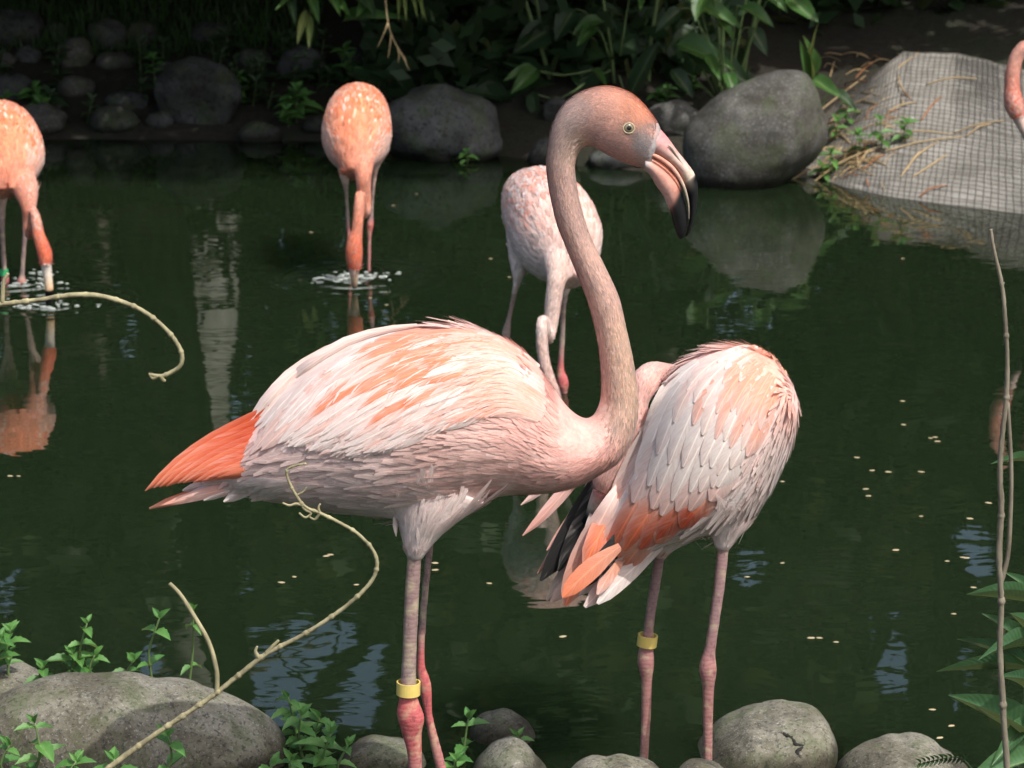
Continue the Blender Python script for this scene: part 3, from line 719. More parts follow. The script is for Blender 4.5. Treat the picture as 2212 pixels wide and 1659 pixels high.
def leg_tube(L, pts, y, cols):
    out = []
    for i, (u, v, hw, yo, ci) in enumerate(pts):
        p = PY(u, v, y+yo); sc = (PY(u+100, v, y+yo)-p).length/100
        out.append((p, hw*sc, hw*sc*(0.8 if hw > 20 else 0.92), cols[ci], 0.0))
    L.tube(out, 14, 4, Vector((0, 1, 0)), 1.0)
    return out
COLS1 = [TIBIA, (0.28, .19, .18), HOCK, (0.46, .12, .12), TARS]
# thighs in feathers
L.tube([(PY(945, 1040, Y1-.05), .075, .045, WHITE, .05), (PY(918, 1110, Y1-.055), .042, .036, WHITE, .032), (PY(903, 1160, Y1-.055), .024, .023, WHITE, .026), (PY(895, 1200, Y1-.055), .0125, .013, WHITE, .016)], 16, 4)
L.tube([(PY(965, 1040, Y1+.05), .06, .045, WHITE, .05), (PY(948, 1100, Y1+.055), .026, .028, WHITE, .028), (PY(938, 1140, Y1+.055), .0125, .013, PALE, .016)], 16, 4)
leg_tube(L, [(898, 1180, 14, -.055, 0), (894, 1220, 16, -.055, 0), (889, 1300, 16.5, -.055, 0), (885, 1400, 16, -.055, 0), (882, 1470, 17.5, -.055, 1), (882, 1505, 20, -.055, 2), (884, 1535, 28, -.055, 2), (889, 1556, 29, -.055, 2), (890, 1585, 22, -.055, 3), (895, 1620, 17, -.055, 3), (897, 1660, 15.5, -.055, 4), (903, 1800, 14, -.055, 4), (908, 1945, 16, -.055, 4)], Y1, COLS1)
leg_tube(L, [(940, 1120, 11, .055, 0), (931, 1165, 8.5, .055, 0), (921, 1250, 8.5, .055, 0), (913, 1344, 8.5, .055, 0), (909, 1430, 9.5, .055, 2), (915, 1465, 13.5, .055, 2), (920, 1490, 13.5, .055, 2), (926, 1545, 9.5, .055, 3), (938, 1600, 11, .055, 4), (952, 1656, 12, .055, 4), (982, 1780, 11, .055, 4), (1012, 1905, 12, .055, 4)], Y1, COLS1)
f1, f2 = PY(908, 1950, Y1-.055), PY(1012, 1910, Y1+.055)
f1.z = max(f1.z, -0.02); f2.z = max(f2.z, -0.02)
foot(L, f1, (1, -.2), TARS); foot(L, f2, (1, .15), TARS)
bird = empty('flamingo', Vector((f1.x, Y1, -0.03)))
tag(bird, 'tall pale pink flamingo standing upright in profile with a yellow leg band', 'flamingo', 'flamingos at the pond')
def paint1(p, c):
    u, v = pix(p)
    if v > 420: return c
    def bl(cu, cv, ru, rv, col, k):
        q = ((u-cu)/ru)**2 + ((v-cv)/rv)**2
        return mixc(c, col, k*max(0, 1-q)**.6) if q < 1 else c
    c = bl(1392, 312, 26, 34, (0.27, .29, .31), .85); c = bl(1378, 292, 18, 12, (0.16, .15, .15), .7); c = bl(1404, 274, 30, 9, (0.22, .22, .22), .55); c = bl(1358, 277, 22, 19, (0.40, .22, .17), .6)
    c = bl(1215, 290, 45, 70, (0.42, .34, .33), .55); c = bl(1250, 240, 40, 40, (0.48, .38, .37), .45); c = bl(1385, 235, 45, 42, (0.76, .31, .17), .65); c = bl(1320, 310, 50, 30, (0.60, .38, .36), .4)
    return np.array(c)
bvh1 = finish_bird(bird, L, 0.0032, 3.4, 3, paint=paint1, bare=([(1150, 780), (1060, 724), (950, 708), (850, 716), (750, 743), (655, 800), (560, 900), (570, 965), (620, 955), (690, 970), (760, 975), (890, 935), (1030, 890), (1090, 875), (1150, 890)], Y1))
# bill
B = Lofts(); GB = (0.42, .40, .41); PKB = (0.66, .28, .27); BEI = (0.62, .52, .44); BLK = (0.014, .014, .015)
B.add([pr((1427, 279), (1392, 328), .0205, PKB, GB, 0), pr((1445, 300), (1415, 334), .0192, PKB, (0.55, .40, .36), 0), pr((1462, 324), (1441, 348), .0165, (.66, .40, .36), BEI, 0), pr((1483, 350), (1463, 368), .0145, (.68, .45, .40), BEI, 0),
       pr((1497, 369), (1473, 387), .0128, (.64, .52, .44), (.60, .52, .40), 0), pr((1500, 375), (1476, 392), .0124, (.60, .5, .42), (.60, .52, .40), 0), pr((1502, 380), (1478, 398), .012, BLK, (.30, .25, .2), 0), pr((1507, 398), (1484, 416), .011, BLK, (.03, .03, .03), 0), pr((1507, 428), (1489, 440), .0092, BLK, BLK, 0), pr((1501, 465), (1489, 476), .0075, BLK, BLK, 0), pr((1493, 495), (1483, 500), .0055, BLK, BLK, 0), pr((1486, 509), (1480, 509), .003, BLK, BLK, 0)], 20, 4)
bill_part(bird, 'upper_bill', B)
B = Lofts(); SAL = (0.68, .27, .19); PLB = (0.62, .42, .38)
B.add([pr((1393, 332), (1391, 366), .0205, GB, GB, 0), pr((1415, 341), (1403, 377), .0198, (.72, .33, .24), (.52, .40, .38), 0), pr((1437, 356), (1418, 402), .0185, SAL, PLB, 0), pr((1456, 376), (1433, 423), .017, SAL, PLB, 0), pr((1464, 388), (1439, 436), .016, SAL, PLB, 0), pr((1469, 399), (1444, 448), .0152, (.3, .11, .08), (.55, .3, .25), 0),
       pr((1473, 408), (1447, 456), .0148, BLK, (.12, .07, .06), 0), pr((1478, 424), (1451, 472), .0128, BLK, BLK, 0), pr((1484, 449), (1457, 491), .0102, BLK, BLK, 0), pr((1486, 480), (1463, 509), .0072, BLK, BLK, 0), pr((1480, 506), (1470, 517), .004, BLK, BLK, 0)], 20, 4)
bill_part(bird, 'lower_bill', B)
# pale tooth-edge along the gape, and the nostril groove
B = Lofts(); yl = Y1-.0165
B.tube([(PY(1397, 330, Y1-.0185), .0012, .001, (.72, .30, .2), 0), (PY(1420, 339, Y1-.0195), .0026, .0016, (.74, .33, .24), 0), (PY(1446, 357, Y1-.0175), .0028, .0016, (.74, .36, .28), 0), (PY(1464, 378, Y1-.0155), .0024, .0014, (.72, .42, .34), 0), (PY(1478, 405, Y1-.0130), .0018, .0012, (.62, .52, .40), 0), (PY(1487, 440, Y1-.0095), .0012, .001, (.42, .36, .28), 0), (PY(1488, 475, Y1-.007), .0007, .0007, (.2, .18, .15), 0)], 8, 5)
bill_part(bird, 'bill_edge', B)
B = Lofts()
B.tube([(PY(1443, 314, Y1-.0178), .0006, .0006, (.3, .24, .18), 0), (PY(1450, 320, Y1-.0168), .0013, .0010, (.26, .22, .16), 0), (PY(1462, 337, Y1-.0146), .0012, .0009, (.3, .26, .2), 0), (PY(1474, 354, Y1-.0130), .0005, .0005, (.45, .38, .3), 0)], 8, 5)
bill_part(bird, 'nostril', B)
q = ray(1358, 277); hh_ = bvh1.ray_cast(C0, q.normalized())
make_eye(bird, hh_[0]+Vector((0, 0.0015, 0)), Vector((0.12, -1, 0.12)), 0.0084, Vector((0, 0, 1)))
hf = bvh1.ray_cast(PY(1358, 277, Y1+0.3), Vector((0, -1, 0)))
if hf[0] is not None: make_eye(bird, hf[0]-Vector((0, 0.0015, 0)), Vector((0.12, 1, 0.12)), 0.0072, Vector((0, 0, 1)))
p0 = PY(882, 1486, Y1-.055); leg_band(bird, p0, PY(883, 1440, Y1-.055)-p0, 0.0138, 0.0088, M_BAND)

# near wing: rows of covert and tertial feathers that sweep back and down
wing = empty('wing', PY(900, 850, Y1-.12), bird)
WF = flow_field([
 [(1158, 772), (1060, 716), (950, 702), (850, 710), (750, 737), (655, 790), (595, 842), (549, 888)],
 [(1172, 815), (1080, 752), (980, 742), (880, 757), (780, 790), (690, 845), (620, 905), (556, 968)],
 [(1180, 860), (1090, 800), (1000, 800), (910, 818), (820, 852), (740, 892), (670, 932), (608, 962)],
 [(1178, 892), (1095, 850), (1020, 855), (940, 875), (862, 905), (795, 938), (735, 962), (680, 980)],
 [(1165, 915), (1090, 890), (1030, 902), (960, 925), (890, 948), (835, 968), (785, 982), (742, 992)]])
rows = [(.56, .48, 11, 34), (.46, .50, 11, 34), (.36, .48, 12, 32), (.28, .42, 12, 31), (.20, .36, 13, 29), (.13, .32, 14, 27), (.07, .26, 14, 25), (.02, .21, 15, 22), (-.01, .16, 15, 20)]
fr = random.Random(21)
for ri, (a0, da, nb, wd) in enumerate(rows):
    for k in range(nb):
        b0 = (k + (0.5 if ri % 2 else 0.1))/nb + fr.uniform(-.02, .02)
        aa, dd = a0 + fr.uniform(-.012, .012), da*fr.uniform(.9, 1.1)
        if a0 > .4: dd *= (1.0 - 0.30*b0); aa -= 0.0
        drift = 0.03 + 0.05*fr.random()
        path = lambda t, aa=aa, dd=dd, b0=b0, dr=drift: WF(aa+dd*t, b0+dr*t*t)
        if ri >= 3 and b0 < .085: continue
        amid = a0 + da*0.75
        tone = fr.random()
        pale = mixc(WHITE, PALE, fr.uniform(.1, .8))
        # orange patches sit on the middle coverts, and a peach wash near the shoulder
        po = 1.05*math.exp(-((amid-.45)/.17)**2)*max(0.08, 1-abs(b0-.28)*1.9)
        if tone < po: c = grad((0, pale), (.22, mixc(PEACH, PALE, .3)), (.5, mixc(ORANGE, PEACH, fr.uniform(.0, .3))), (.86, mixc(ORANGE, PEACH, fr.uniform(.0, .4))), (1, PALE))
        elif amid < .34 and fr.random() < .75: c = grad((0, PALE), (.5, mixc(PALE, PEACH, fr.uniform(.2, .9))), (1, mixc(PALE, PEACH, fr.uniform(.0, .5))))
        elif fr.random() < .28: c = grad((0, PEACH), (.4, mixc(PEACH, PALE, .5)), (1, pale))
        else: c = grad((0, mixc(pale, PEACH, .3)), (.4, pale), (1, mixc(WHITE, (0.8, .74, .71), .5)))
        feather(wing, bvh1, path, wd*fr.uniform(.85, 1.15), c, 0.0010, 0.0020 + 0.0085*da, roll=0.0007, tipw=0.8, edgec=(.80, .67, .62))
# silky loose barbs over the wing and flank
def plumes(parent, bvh, paths, wpx, cols, lift, name='plumes'):
    V, Q, Cc, Fu, NN = [], [], [], [], []
    for path, w_, c, lf in zip(paths, wpx, cols, lift):
        last = None; k0 = len(V); n_ = 6; ok = True; row = []
        for i in range(n_):
            t = i/(n_-1); u, v = path(t); h_ = bvh.ray_cast(C0, ray(u, v).normalized())
            d_ = (h_[0]-C0).dot(FW) if h_[0] is not None else last; nh = h_[1] if h_[0] is not None else Vector((0, -1, .2))
            if d_ is None: ok = False; break
            if last is not None: d_ = max(min(d_, last+.012), last-.012)
            last = d_; u2, v2 = path(min(1, t+.05)); u1, v1 = path(max(0, t-.05)); l = math.hypot(u2-u1, v2-v1)+1e-6; px, py = -(v2-v1)/l, (u2-u1)/l
            ww = w_*.5*(math.sin(math.pi*(.12+.86*t))**.7)
            row.append((P(u-px*ww, v-py*ww, d_-lf*(.55+.45*t)), P(u+px*ww, v+py*ww, d_-lf*(.55+.45*t)-.0003), nh))
        if not ok: continue
        a_, b_, nh = row[2]
        if (b_-a_).cross(row[3][0]-a_).dot(nh) < 0: row = [(b_, a_, nh) for a_, b_, nh in row]
        r_ = rng.random()
        for i, (a_, b_, nh) in enumerate(row): V += [a_, b_]; NN += [tuple(nh)]*2; Cc += [c, c]; Fu += [(i/5, .3, r_), (i/5, .7, r_)]
        Q += [(k0+2*i, k0+2*i+1, k0+2*i+3, k0+2*i+2) for i in range(n_-1)]
    me_ = mk(name, V, Q, Cc, Fu); me_.normals_split_custom_set_from_vertices(NN)
    o = add_obj(name, me_, M_FE, parent); o['kind'] = 'stuff'; return o
pa, pw, pc, pf = [], [], [], []
for i in range(1100):
    a0, b0 = fr.uniform(0.08, .88), fr.uniform(.08, 1.0); da = fr.uniform(.07, .16); dr_ = fr.uniform(.0, .08)
    if fr.random() < .8*math.exp(-((a0-.40)/.2)**2)*max(0, 1-abs(b0-.30)*1.7): continue
    pa.append(lambda t, a0=a0, b0=b0, da=da, dr_=dr_: WF(a0+da*t, b0+dr_*t*t)); pw.append(fr.uniform(2, 5)); pf.append(fr.uniform(.0045, .0075))
    po = math.exp(-((a0-.38)/.2)**2)*max(0, 1-abs(b0-.28)*1.9)
    pc.append(mixc(PEACH, ORANGE, fr.random()) if fr.random() < .5*po else (mixc(PALE, PEACH, fr.random()*.8) if a0 < .34 else mixc(WHITE, PALE, fr.random()*.9)) )
plumes(wing, bvh1, pa, pw, pc, pf)
# orange flight feathers folded over the tail, then the tail itself
tail = empty('tail', PY(450, 1020, Y1), bird)
for k in range(11):
    t = k/10
    r0 = (585+125*t, 880+130*t); t0 = (309+175*t+fr.uniform(-4, 4), 1059-30*t+fr.uniform(-3, 3))
    c = grad((0, (.62, .09, .03)), (.4, mixc(RED, ORANGE, fr.uniform(.0, .4))), (.8, mixc(ORANGE, RED, fr.uniform(.0, .6))), (1, mixc(ORANGE, PEACH, fr.uniform(.0, .8))))  # darker red roots carry the wing's shade in the feather colour
    feather(tail, bvh1, bez(r0, t0, 0.05-0.03*t), 38 - 8*t, c, 0.002, 0.006, roll=.004, edgec=mixc(PEACH, PALE, fr.uniform(0, .6)), flat_d=P(500, 980, 0.0).length*0 + (PY(500, 980, Y1-.035-.012*t)-C0).dot(FW), tipw=.95)
for k in range(6):
    t = k/5
    feather(tail, bvh1, bez((600+10*t, 1030+8*t), (321+32*t, 1099-8*t), 0.05), 24, grad((0, WHITE), (.5, mixc(PALE, ORANGE, .3)), (.75, mixc(ORANGE, RED, .4) if k < 4 else PALE), (1, PEACH)), flat_d=(PY(480, 1060, Y1+.01-.008*k)-C0).dot(FW))
for k in range(26):
    t = fr.random(); x0 = 700-230*t; y0 = 1030+16*fr.random()+14*(1-t)
    ln = fr.uniform(55, 105)
    feather(tail, bvh1, bez((x0, y0), (x0-ln, y0+fr.uniform(6, 30)+ln*.05), fr.uniform(-.08, .12)), fr.uniform(14, 24), grad((0, WHITE), (1, mixc(WHITE, (.85, .8, .78), .5))), .003, .010, flat_d=None, fallback=(PY(500, 1050, Y1-.03)-C0).dot(FW), n=5)

# wispy down hanging behind the thigh
for k in range(18):
    x0 = fr.uniform(846, 888); y0 = 1100 + (x0-846)*.4; ln = fr.uniform(35, 62)
    feather(tail, bvh1, bez((x0, y0), (x0+fr.uniform(2, 22), y0+ln), fr.uniform(-.1, .1)), fr.uniform(5, 11), grad((0, WHITE), (1, WHITE)), .002, .006, flat_d=(PY(860, 1130, Y1-.06+.004*k)-C0).dot(FW), n=5, tipw=1.2)

# ================================================================== the flamingo that preens
Y2 = 3.86
p2 = lambda A, B_, lat, ca, cb, fl: pr(A, B_, lat, ca, cb, fl, Y2)
L = Lofts()
L.add([p2((1292, 1178), (1335, 1238), .03, WHITE, WHITE, .03), p2((1325, 1098), (1420, 1178), .07, WHITE, WHITE, .05), p2((1378, 985), (1500, 1152), .098, WHITE, WHITE, .05), p2((1412, 895), (1580, 1136), .115, WHITE, WHITE, .05),
       p2((1448, 822), (1638, 1092), .122, WHITE, WHITE, .05), p2((1495, 774), (1682, 1020), .121, PALE, WHITE, .045), p2((1562, 750), (1713, 940), .108, PALE, WHITE, .04), p2((1630, 757), (1724, 872), .085, PEACH, PALE, .03), p2((1676, 782), (1712, 830), .04, PEACH, PALE, .02)], 28, 4)
# neck carried round the far side and back down to the wing
nk = [(1640, 880, .05, 60), (1600, 850, .115, 44), (1540, 830, .15, 36), (1480, 822, .14, 33), (1435, 812, .095, 31), (1405, 812, .045, 31), (1388, 840, .015, 31), (1375, 890, .01, 31), (1352, 950, .015, 33), (1330, 1000, .025, 38), (1312, 1035, .03, 36), (1302, 1060, .03, 24)]
L.tube([(PY(u, v, Y2+yo), r*Y2/F*1.02, r*Y2/F*.95, mixc(PALE, PINK, .5), .010) for u, v, yo, r in nk], 16, 4, Vector((0, .3, 1)))
L.tube([(PY(1572, 1085, Y2-.05), .036, .04, WHITE, .03), (PY(1572, 1130, Y2-.05), .03, .028, WHITE, .028), (PY(1564, 1160, Y2-.05), .019, .018, WHITE, .02), (PY(1561, 1182, Y2-.05), .012, .012, WHITE, .014)], 16, 4)
L.tube([(PY(1450, 1130, Y2+.045), .05, .045, WHITE, .03), (PY(1430, 1175, Y2+.045), .022, .022, WHITE, .024), (PY(1423, 1200, Y2+.045), .012, .012, PALE, .014)], 16, 4)
T2 = (0.31, .19, .19); COLS2 = [T2, (0.32, .17, .17), (0.38, .18, .17), (0.35, .17, .155), (0.36, .19, .17)]
leg_tube(L, [(1563, 1165, 12, -.05, 0), (1560, 1200, 13.5, -.05, 0), (1553, 1270, 13, -.05, 0), (1543, 1340, 12.5, -.05, 0), (1534, 1400, 13, -.05, 1), (1530, 1425, 17, -.05, 2), (1529, 1445, 20, -.05, 2), (1530, 1465, 17, -.05, 2), (1530, 1490, 13.5, -.05, 3), (1529, 1560, 11.5, -.05, 3), (1529, 1640, 10.5, -.05, 4), (1527, 1720, 10, -.05, 4), (1526, 1800, 11, -.05, 4)], Y2, COLS2)
leg_tube(L, [(1427, 1180, 11, .045, 0), (1422, 1220, 12, .045, 0), (1414, 1270, 12, .045, 0), (1406, 1320, 11.5, .045, 0), (1400, 1370, 12, .045, 1), (1396, 1400, 16, .045, 2), (1395, 1425, 19, .045, 2), (1396, 1445, 17, .045, 2), (1397, 1475, 12.5, .045, 3), (1395, 1560, 11, .045, 3), (1390, 1650, 10, .045, 4), (1387, 1720, 9.5, .045, 4), (1385, 1790, 11, .045, 4)], Y2, COLS2)
f1, f2 = PY(1526, 1800, Y2-.05), PY(1385, 1790, Y2+.045)
for f_ in (f1, f2): foot(L, f_, (.9, .3), TARS)
bird2 = empty('flamingo', Vector((f1.x, Y2, -0.03)))
tag(bird2, 'white and coral flamingo preening its wing with neck bent back and yellow leg band', 'flamingo', 'flamingos at the pond')
bvh2 = finish_bird(bird2, L, 0.0034, 2.6, 5, bare=([(1620, 750), (1530, 764), (1462, 806), (1420, 870), (1388, 945), (1345, 1030), (1302, 1110), (1290, 1170), (1420, 1165), (1500, 1128), (1560, 1088), (1605, 1020), (1655, 925), (1690, 855), (1705, 800)], Y2))
B = Lofts(); B.tube([(PY(1302, 1058, Y2+.03), .014, .013, PKB, 0), (PY(1290, 1090, Y2+.04), .013, .012, BEI, 0), (PY(1278, 1115, Y2+.05), .010, .009, BLK, 0), (PY(1262, 1128, Y2+.055), .005, .005, BLK, 0)], 12, 4)
bill_part(bird2, 'bill', B)
p0 = PY(1398, 1383, Y2+.045); leg_band(bird2, p0, PY(1403, 1345, Y2+.045)-p0, 0.0128, 0.0085, M_BAND)
wing2 = empty('wing', PY(1540, 950, Y2-.12), bird2)
WG = flow_field([
 [(1605, 748), (1530, 762), (1462, 805), (1420, 868), (1388, 945), (1345, 1030), (1302, 1105), (1250, 1205), (1218, 1290)],
 [(1640, 752), (1575, 785), (1510, 850), (1470, 920), (1435, 990), (1400, 1060), (1362, 1125), (1320, 1190), (1285, 1250)],
 [(1668, 766), (1620, 810), (1572, 880), (1535, 950), (1500, 1015), (1465, 1075), (1425, 1130), (1380, 1180), (1350, 1215)],
 [(1682, 785), (1650, 838), (1615, 900), (1585, 958), (1550, 1012), (1518, 1062), (1482, 1108), (1445, 1145), (1420, 1172)],
 [(1695, 808), (1680, 862), (1657, 915), (1630, 968), (1600, 1015), (1570, 1055), (1538, 1092), (1512, 1118), (1490, 1138)]])
rows2 = [(.64, .38, 6, 48, 'flight'), (.52, .38, 7, 50, 'red'), (.38, .35, 7, 52, 'pale'), (.26, .36, 8, 48, 'white'), (.16, .34, 8, 44, 'white'), (.10, .28, 9, 36, 'mix'), (.05, .22, 10, 30, 'peach'), (.01, .16, 11, 25, 'peach'), (-.02, .12, 11, 20, 'orange')]
for ri, (a0, da, nb, wd, kind) in enumerate(rows2):
    for k in range(nb):
        b0 = (k + (0.55 if ri % 2 else 0.2))/nb + fr.uniform(-.02, .02)
        aa, dd = a0 + fr.uniform(-.02, .02), da*fr.uniform(.9, 1.1)
        if kind == 'flight' and b0 > .72: continue
        if ri >= 5 and b0 < .10: continue
        if ri < 5 and b0 > .9: b0 = .86
        path = lambda t, aa=aa, dd=dd, b0=b0: WG(aa+dd*t, b0+.03*t*t)
        if kind == 'flight': c = grad((0, WHITE), (.35, PALE), (.6, PEACH), (.85, mixc(ORANGE, PEACH, .4)), (1, ORANGE))
        elif kind == 'red': c = grad((0, WHITE), (.3, PALE), (.5, mixc(PEACH, ORANGE, .6)), (.72, mixc(RED, ORANGE, max(0, .7-b0))), (1, RED if b0 > .4 else ORANGE))
        elif kind == 'pale': c = grad((0, (.86, .8, .77)), (.6, mixc(WHITE, PALE, .45)), (.9, mixc(WHITE, PALE, .9)), (1, PALE))
        elif kind == 'white': c = grad((0, (.86, .78, .74)), (.7, (.82, .76, .73)), (1, mixc((.82, .76, .73), PALE, fr.uniform(.0, .5))))
        elif kind == 'mix': c = grad((0, PALE), (.5, mixc(WHITE, PEACH, fr.uniform(.0, .5))), (1, (.80, .70, .65))) if fr.random() < .55 else grad((0, PALE), (.5, PEACH), (1, PALE))
        elif kind == 'peach': c = grad((0, PEACH), (.5, mixc(PEACH, ORANGE, fr.uniform(.0, .35))), (.85, mixc(PEACH, PALE, fr.random())), (1, PALE)) if b0 > .4 or fr.random() < .35 else grad((0, PALE), (1, (.80, .69, .64)))
        else: c = grad((0, PEACH), (.5, mixc(PEACH, ORANGE, fr.uniform(.1, .6))), (1, mixc(PALE, PEACH, fr.random())))
        feather(wing2, bvh2, path, wd*fr.uniform(.88, 1.12), c, 0.0010, 0.0018 + 0.013*da, roll=0.0005 + .002*da, tipw=.5, edgec=(.80, .69, .64))
tail2 = empty('tail', PY(1300, 1250, Y2), bird2)
dT = lambda yo: (PY(1300, 1200, Y2+yo)-C0).dot(FW)
for (r0, t0, wd, c, yo, bd) in [
    ((1440, 1160), (1262, 1312), 46, grad((0, WHITE), (.5, WHITE), (.8, PALE), (1, WHITE)), -.02, .04), ((1430, 1178), (1290, 1305), 38, grad((0, WHITE), (.6, WHITE), (1, (.86, .8, .77))), -.03, .05),
    ((1400, 1150), (1243, 1290), 34, grad((0, WHITE), (1, WHITE)), .0, .03), ((1370, 1130), (1262, 1268), 40, grad((0, BLACK), (1, BLACK)), -.045, .02), ((1350, 1140), (1290, 1240), 34, grad((0, BLACK), (1, BLACK)), -.05, .02),
    ((1340, 1180), (1215, 1290), 44, grad((0, PEACH), (.5, mixc(ORANGE, PEACH, .5)), (1, ORANGE)), -.06, .06), ((1360, 1165), (1290, 1285), 30, grad((0, PEACH), (.6, PEACH), (1, PALE)), -.04, .0), ((1320, 1200), (1190, 1300), 36, grad((0, WHITE), (.6, (.7, .6, .55)), (1, PALE)), .05, .06)]:
    feather(tail2, bvh2, bez(r0, t0, bd), wd, c, flat_d=dT(yo), tipw=.5)
farw = empty('far_wing', PY(1240, 1120, Y2+.08), bird2)
for (r0, t0, wd, c, yo, bd) in [
    ((1330, 960), (1166, 1256), 60, grad((0, BLACK), (1, BLACK)), .06, -.08), ((1325, 980), (1205, 1235), 52, grad((0, BLACK), (1, BLACK)), .05, -.06), ((1350, 950), (1252, 1205), 56, grad((0, WHITE), (1, WHITE)), .03, -.10), ((1340, 960), (1285, 1150), 40, grad((0, (.5, .45, .42)), (1, (.66, .58, .54))), .035, -.06),
    ((1300, 980), (1160, 1240), 26, grad((0, PALE), (.6, PALE), (1, mixc(PEACH, BLACK, .5))), .075, -.10), ((1300, 960), (1128, 1158), 24, grad((0, PALE), (1, PINK)), .085, -.05), ((1290, 970), (1150, 1130), 22, grad((0, PALE), (1, PALE)), .09, -.04), ((1280, 960), (1124, 1092), 20, grad((0, WHITE), (1, PALE)), .095, -.03),
    ((1310, 985), (1180, 1190), 24, grad((0, PALE), (1, PINK)), .07, -.08), ((1330, 1000), (1300, 1140), 30, grad((0, BLACK), (1, BLACK)), .02, -.03), ((1345, 1000), (1335, 1070), 24, grad((0, PEACH), (1, ORANGE)), .015, .02), ((1330, 1100), (1180, 1298), 44, grad((0, (.6, .55, .5)), (1, (.62, .5, .44))), .07, -.02)]:
    feather(farw, bvh2, bez(r0, t0, bd), wd, c, flat_d=dT(yo), tipw=.7)

# ================================================================== the flamingos feeding out in the pond
def feeding(u0, y0, yaw, label, torso, neck, bill, legs, back, under, neckc, headc, billc, seed, wing_cols, zoff=0.0, band=None, voxel=0.0042, hockc=HOCK, tuft=None):
    base = Vector((PY(u0, 600, y0).x, y0, 0)); fwd = Vector((math.sin(yaw), -math.cos(yaw), 0)); sd = Vector((-fwd.y, fwd.x, 0)); up = Vector((0, 0, 1))
    L = Lofts(); rings = []
    cs = [base + fwd*f + up*(z+zoff) for f, z, hh, hw in torso]
    for i, (f, z, hh, hw) in enumerate(torso):
        d = (cs[min(i+1, len(cs)-1)]-cs[max(i-1, 0)]).normalized(); ax = sd.cross(d).normalized()
        if ax.z < 0: ax = -ax
        k = i/(len(torso)-1)
        rings.append([*cs[i], *(ax*hh), *(sd*hw), *mixc(back, neckc, sm(.75, 1, k)), *mixc(under, neckc, sm(.8, 1, k)), .034-.012*k])
    L.add(rings, 24, 4)
    npts = []
    for (u, v, f, r) in neck:
        p = PY(u, v, y0-f); sc = (p-C0).dot(FW)/F; k = len(npts)/(len(neck)-1)
        npts.append((p, r*sc, r*sc*1.0, mixc(neckc, headc, sm(.62, .85, k)), .011))
    L.tube(npts, 16, 4, Vector((1, 0, 0)))
    for lg in legs:
        pts, fp = [], []
        for (u, v, f, r, ci) in lg:
            p = PY(u, v, y0-f); sc = (p-C0).dot(FW)/F; item = (p, r*sc, r*sc, (under, TIBIA, hockc, TARS)[ci], .022 if ci == 0 else 0.0)
            (fp if ci == 0 else pts).append(item)
        L.tube(fp, 14, 3)
        lo = Vector((pts[-1][0].x, pts[-1][0].y, ground_z(pts[-1][0].x, pts[-1][0].y)+0.012)); pts.append((lo, pts[-1][1], pts[-1][2], TARS, 0)); L.tube([fp[-1]]+pts if fp else pts, 12, 3, leg=1.0)
        foot(L, lo, (fwd.x, fwd.y), TARS, rad=.007)
    root = empty('flamingo', Vector((base.x, base.y, -0.26))); tag(root, label, 'flamingo', 'flamingos at the pond')
    zmid = torso[3][1]+zoff-0.02; xf = base
    def colfn(p, c, g):
        c = c.copy(); h_ = (p[:, 2]-zmid)/0.1; onb = ((p-np.array(base))@np.array(fwd) < torso[-3][0]-.02+g.normal(0, .035, len(p))) & (h_ > -0.2+g.normal(0, .15, len(p)))
        pick = g.integers(0, len(wing_cols), len(p)); wc = np.array(wing_cols)[pick]
        c[onb] = wc[onb]; lat = np.abs((p-np.array(base))@np.array(sd)); fl_ = (lat > .05+g.normal(0, .01, len(p))) & (h_ < .15+g.normal(0, .2, len(p))) & (p[:, 2] > .2)
        c[fl_] = c[fl_]*.35+np.array(under)*.65; return c
    bvh = finish_bird(root, L, voxel, 2.6, seed, wl=.34, colfn=colfn, jitter=.14)
    B = Lofts(); bp = []
    for i, (u, v, f, r) in enumerate(bill):
        p = PY(u, v, y0-f); sc = (p-C0).dot(FW)/F; bp.append((p, r*sc, r*sc*.9, billc[i], 0))
    B.tube(bp, 12, 4, Vector((1, 0, 0))); bill_part(root, 'bill', B)
    if band:
        u, v, f, r = band; p = PY(u, v, y0-f); leg_band(root, p, up, r, .009, M_BANDG, .002)
    if tuft:
        tl = empty('tail', base-fwd*.25+up*(torso[1][1]), root)
        for (r0, t0, wd, dep) in tuft: feather(tl, bvh, bez(r0, t0, .05), wd, grad((0, WHITE), (1, WHITE)), flat_d=dep)
    return root
TORSO = [(-.31, .445, .012, .02), (-.25, .445, .045, .055), (-.17, .435, .075, .080), (-.08, .425, .098, .095), (.02, .408, .106, .102), (.09, .388, .098, .098), (.145, .364, .076, .078), (.180, .340, .050, .052), (.200, .314, .030, .031)]
OB, OU = (0.74, .24, .115), (0.72, .52, .45)
WC_O = [ORANGE, ORANGE, (0.76, .28, .13), (0.74, .18, .07), PEACH, (0.80, .46, .33), (0.80, .62, .54), (0.74, .2, .08)]
PKL = (0.5, .16, .16)
T_A = [(f, z-.005, hh, hw*.94) for f, z, hh, hw in TORSO]
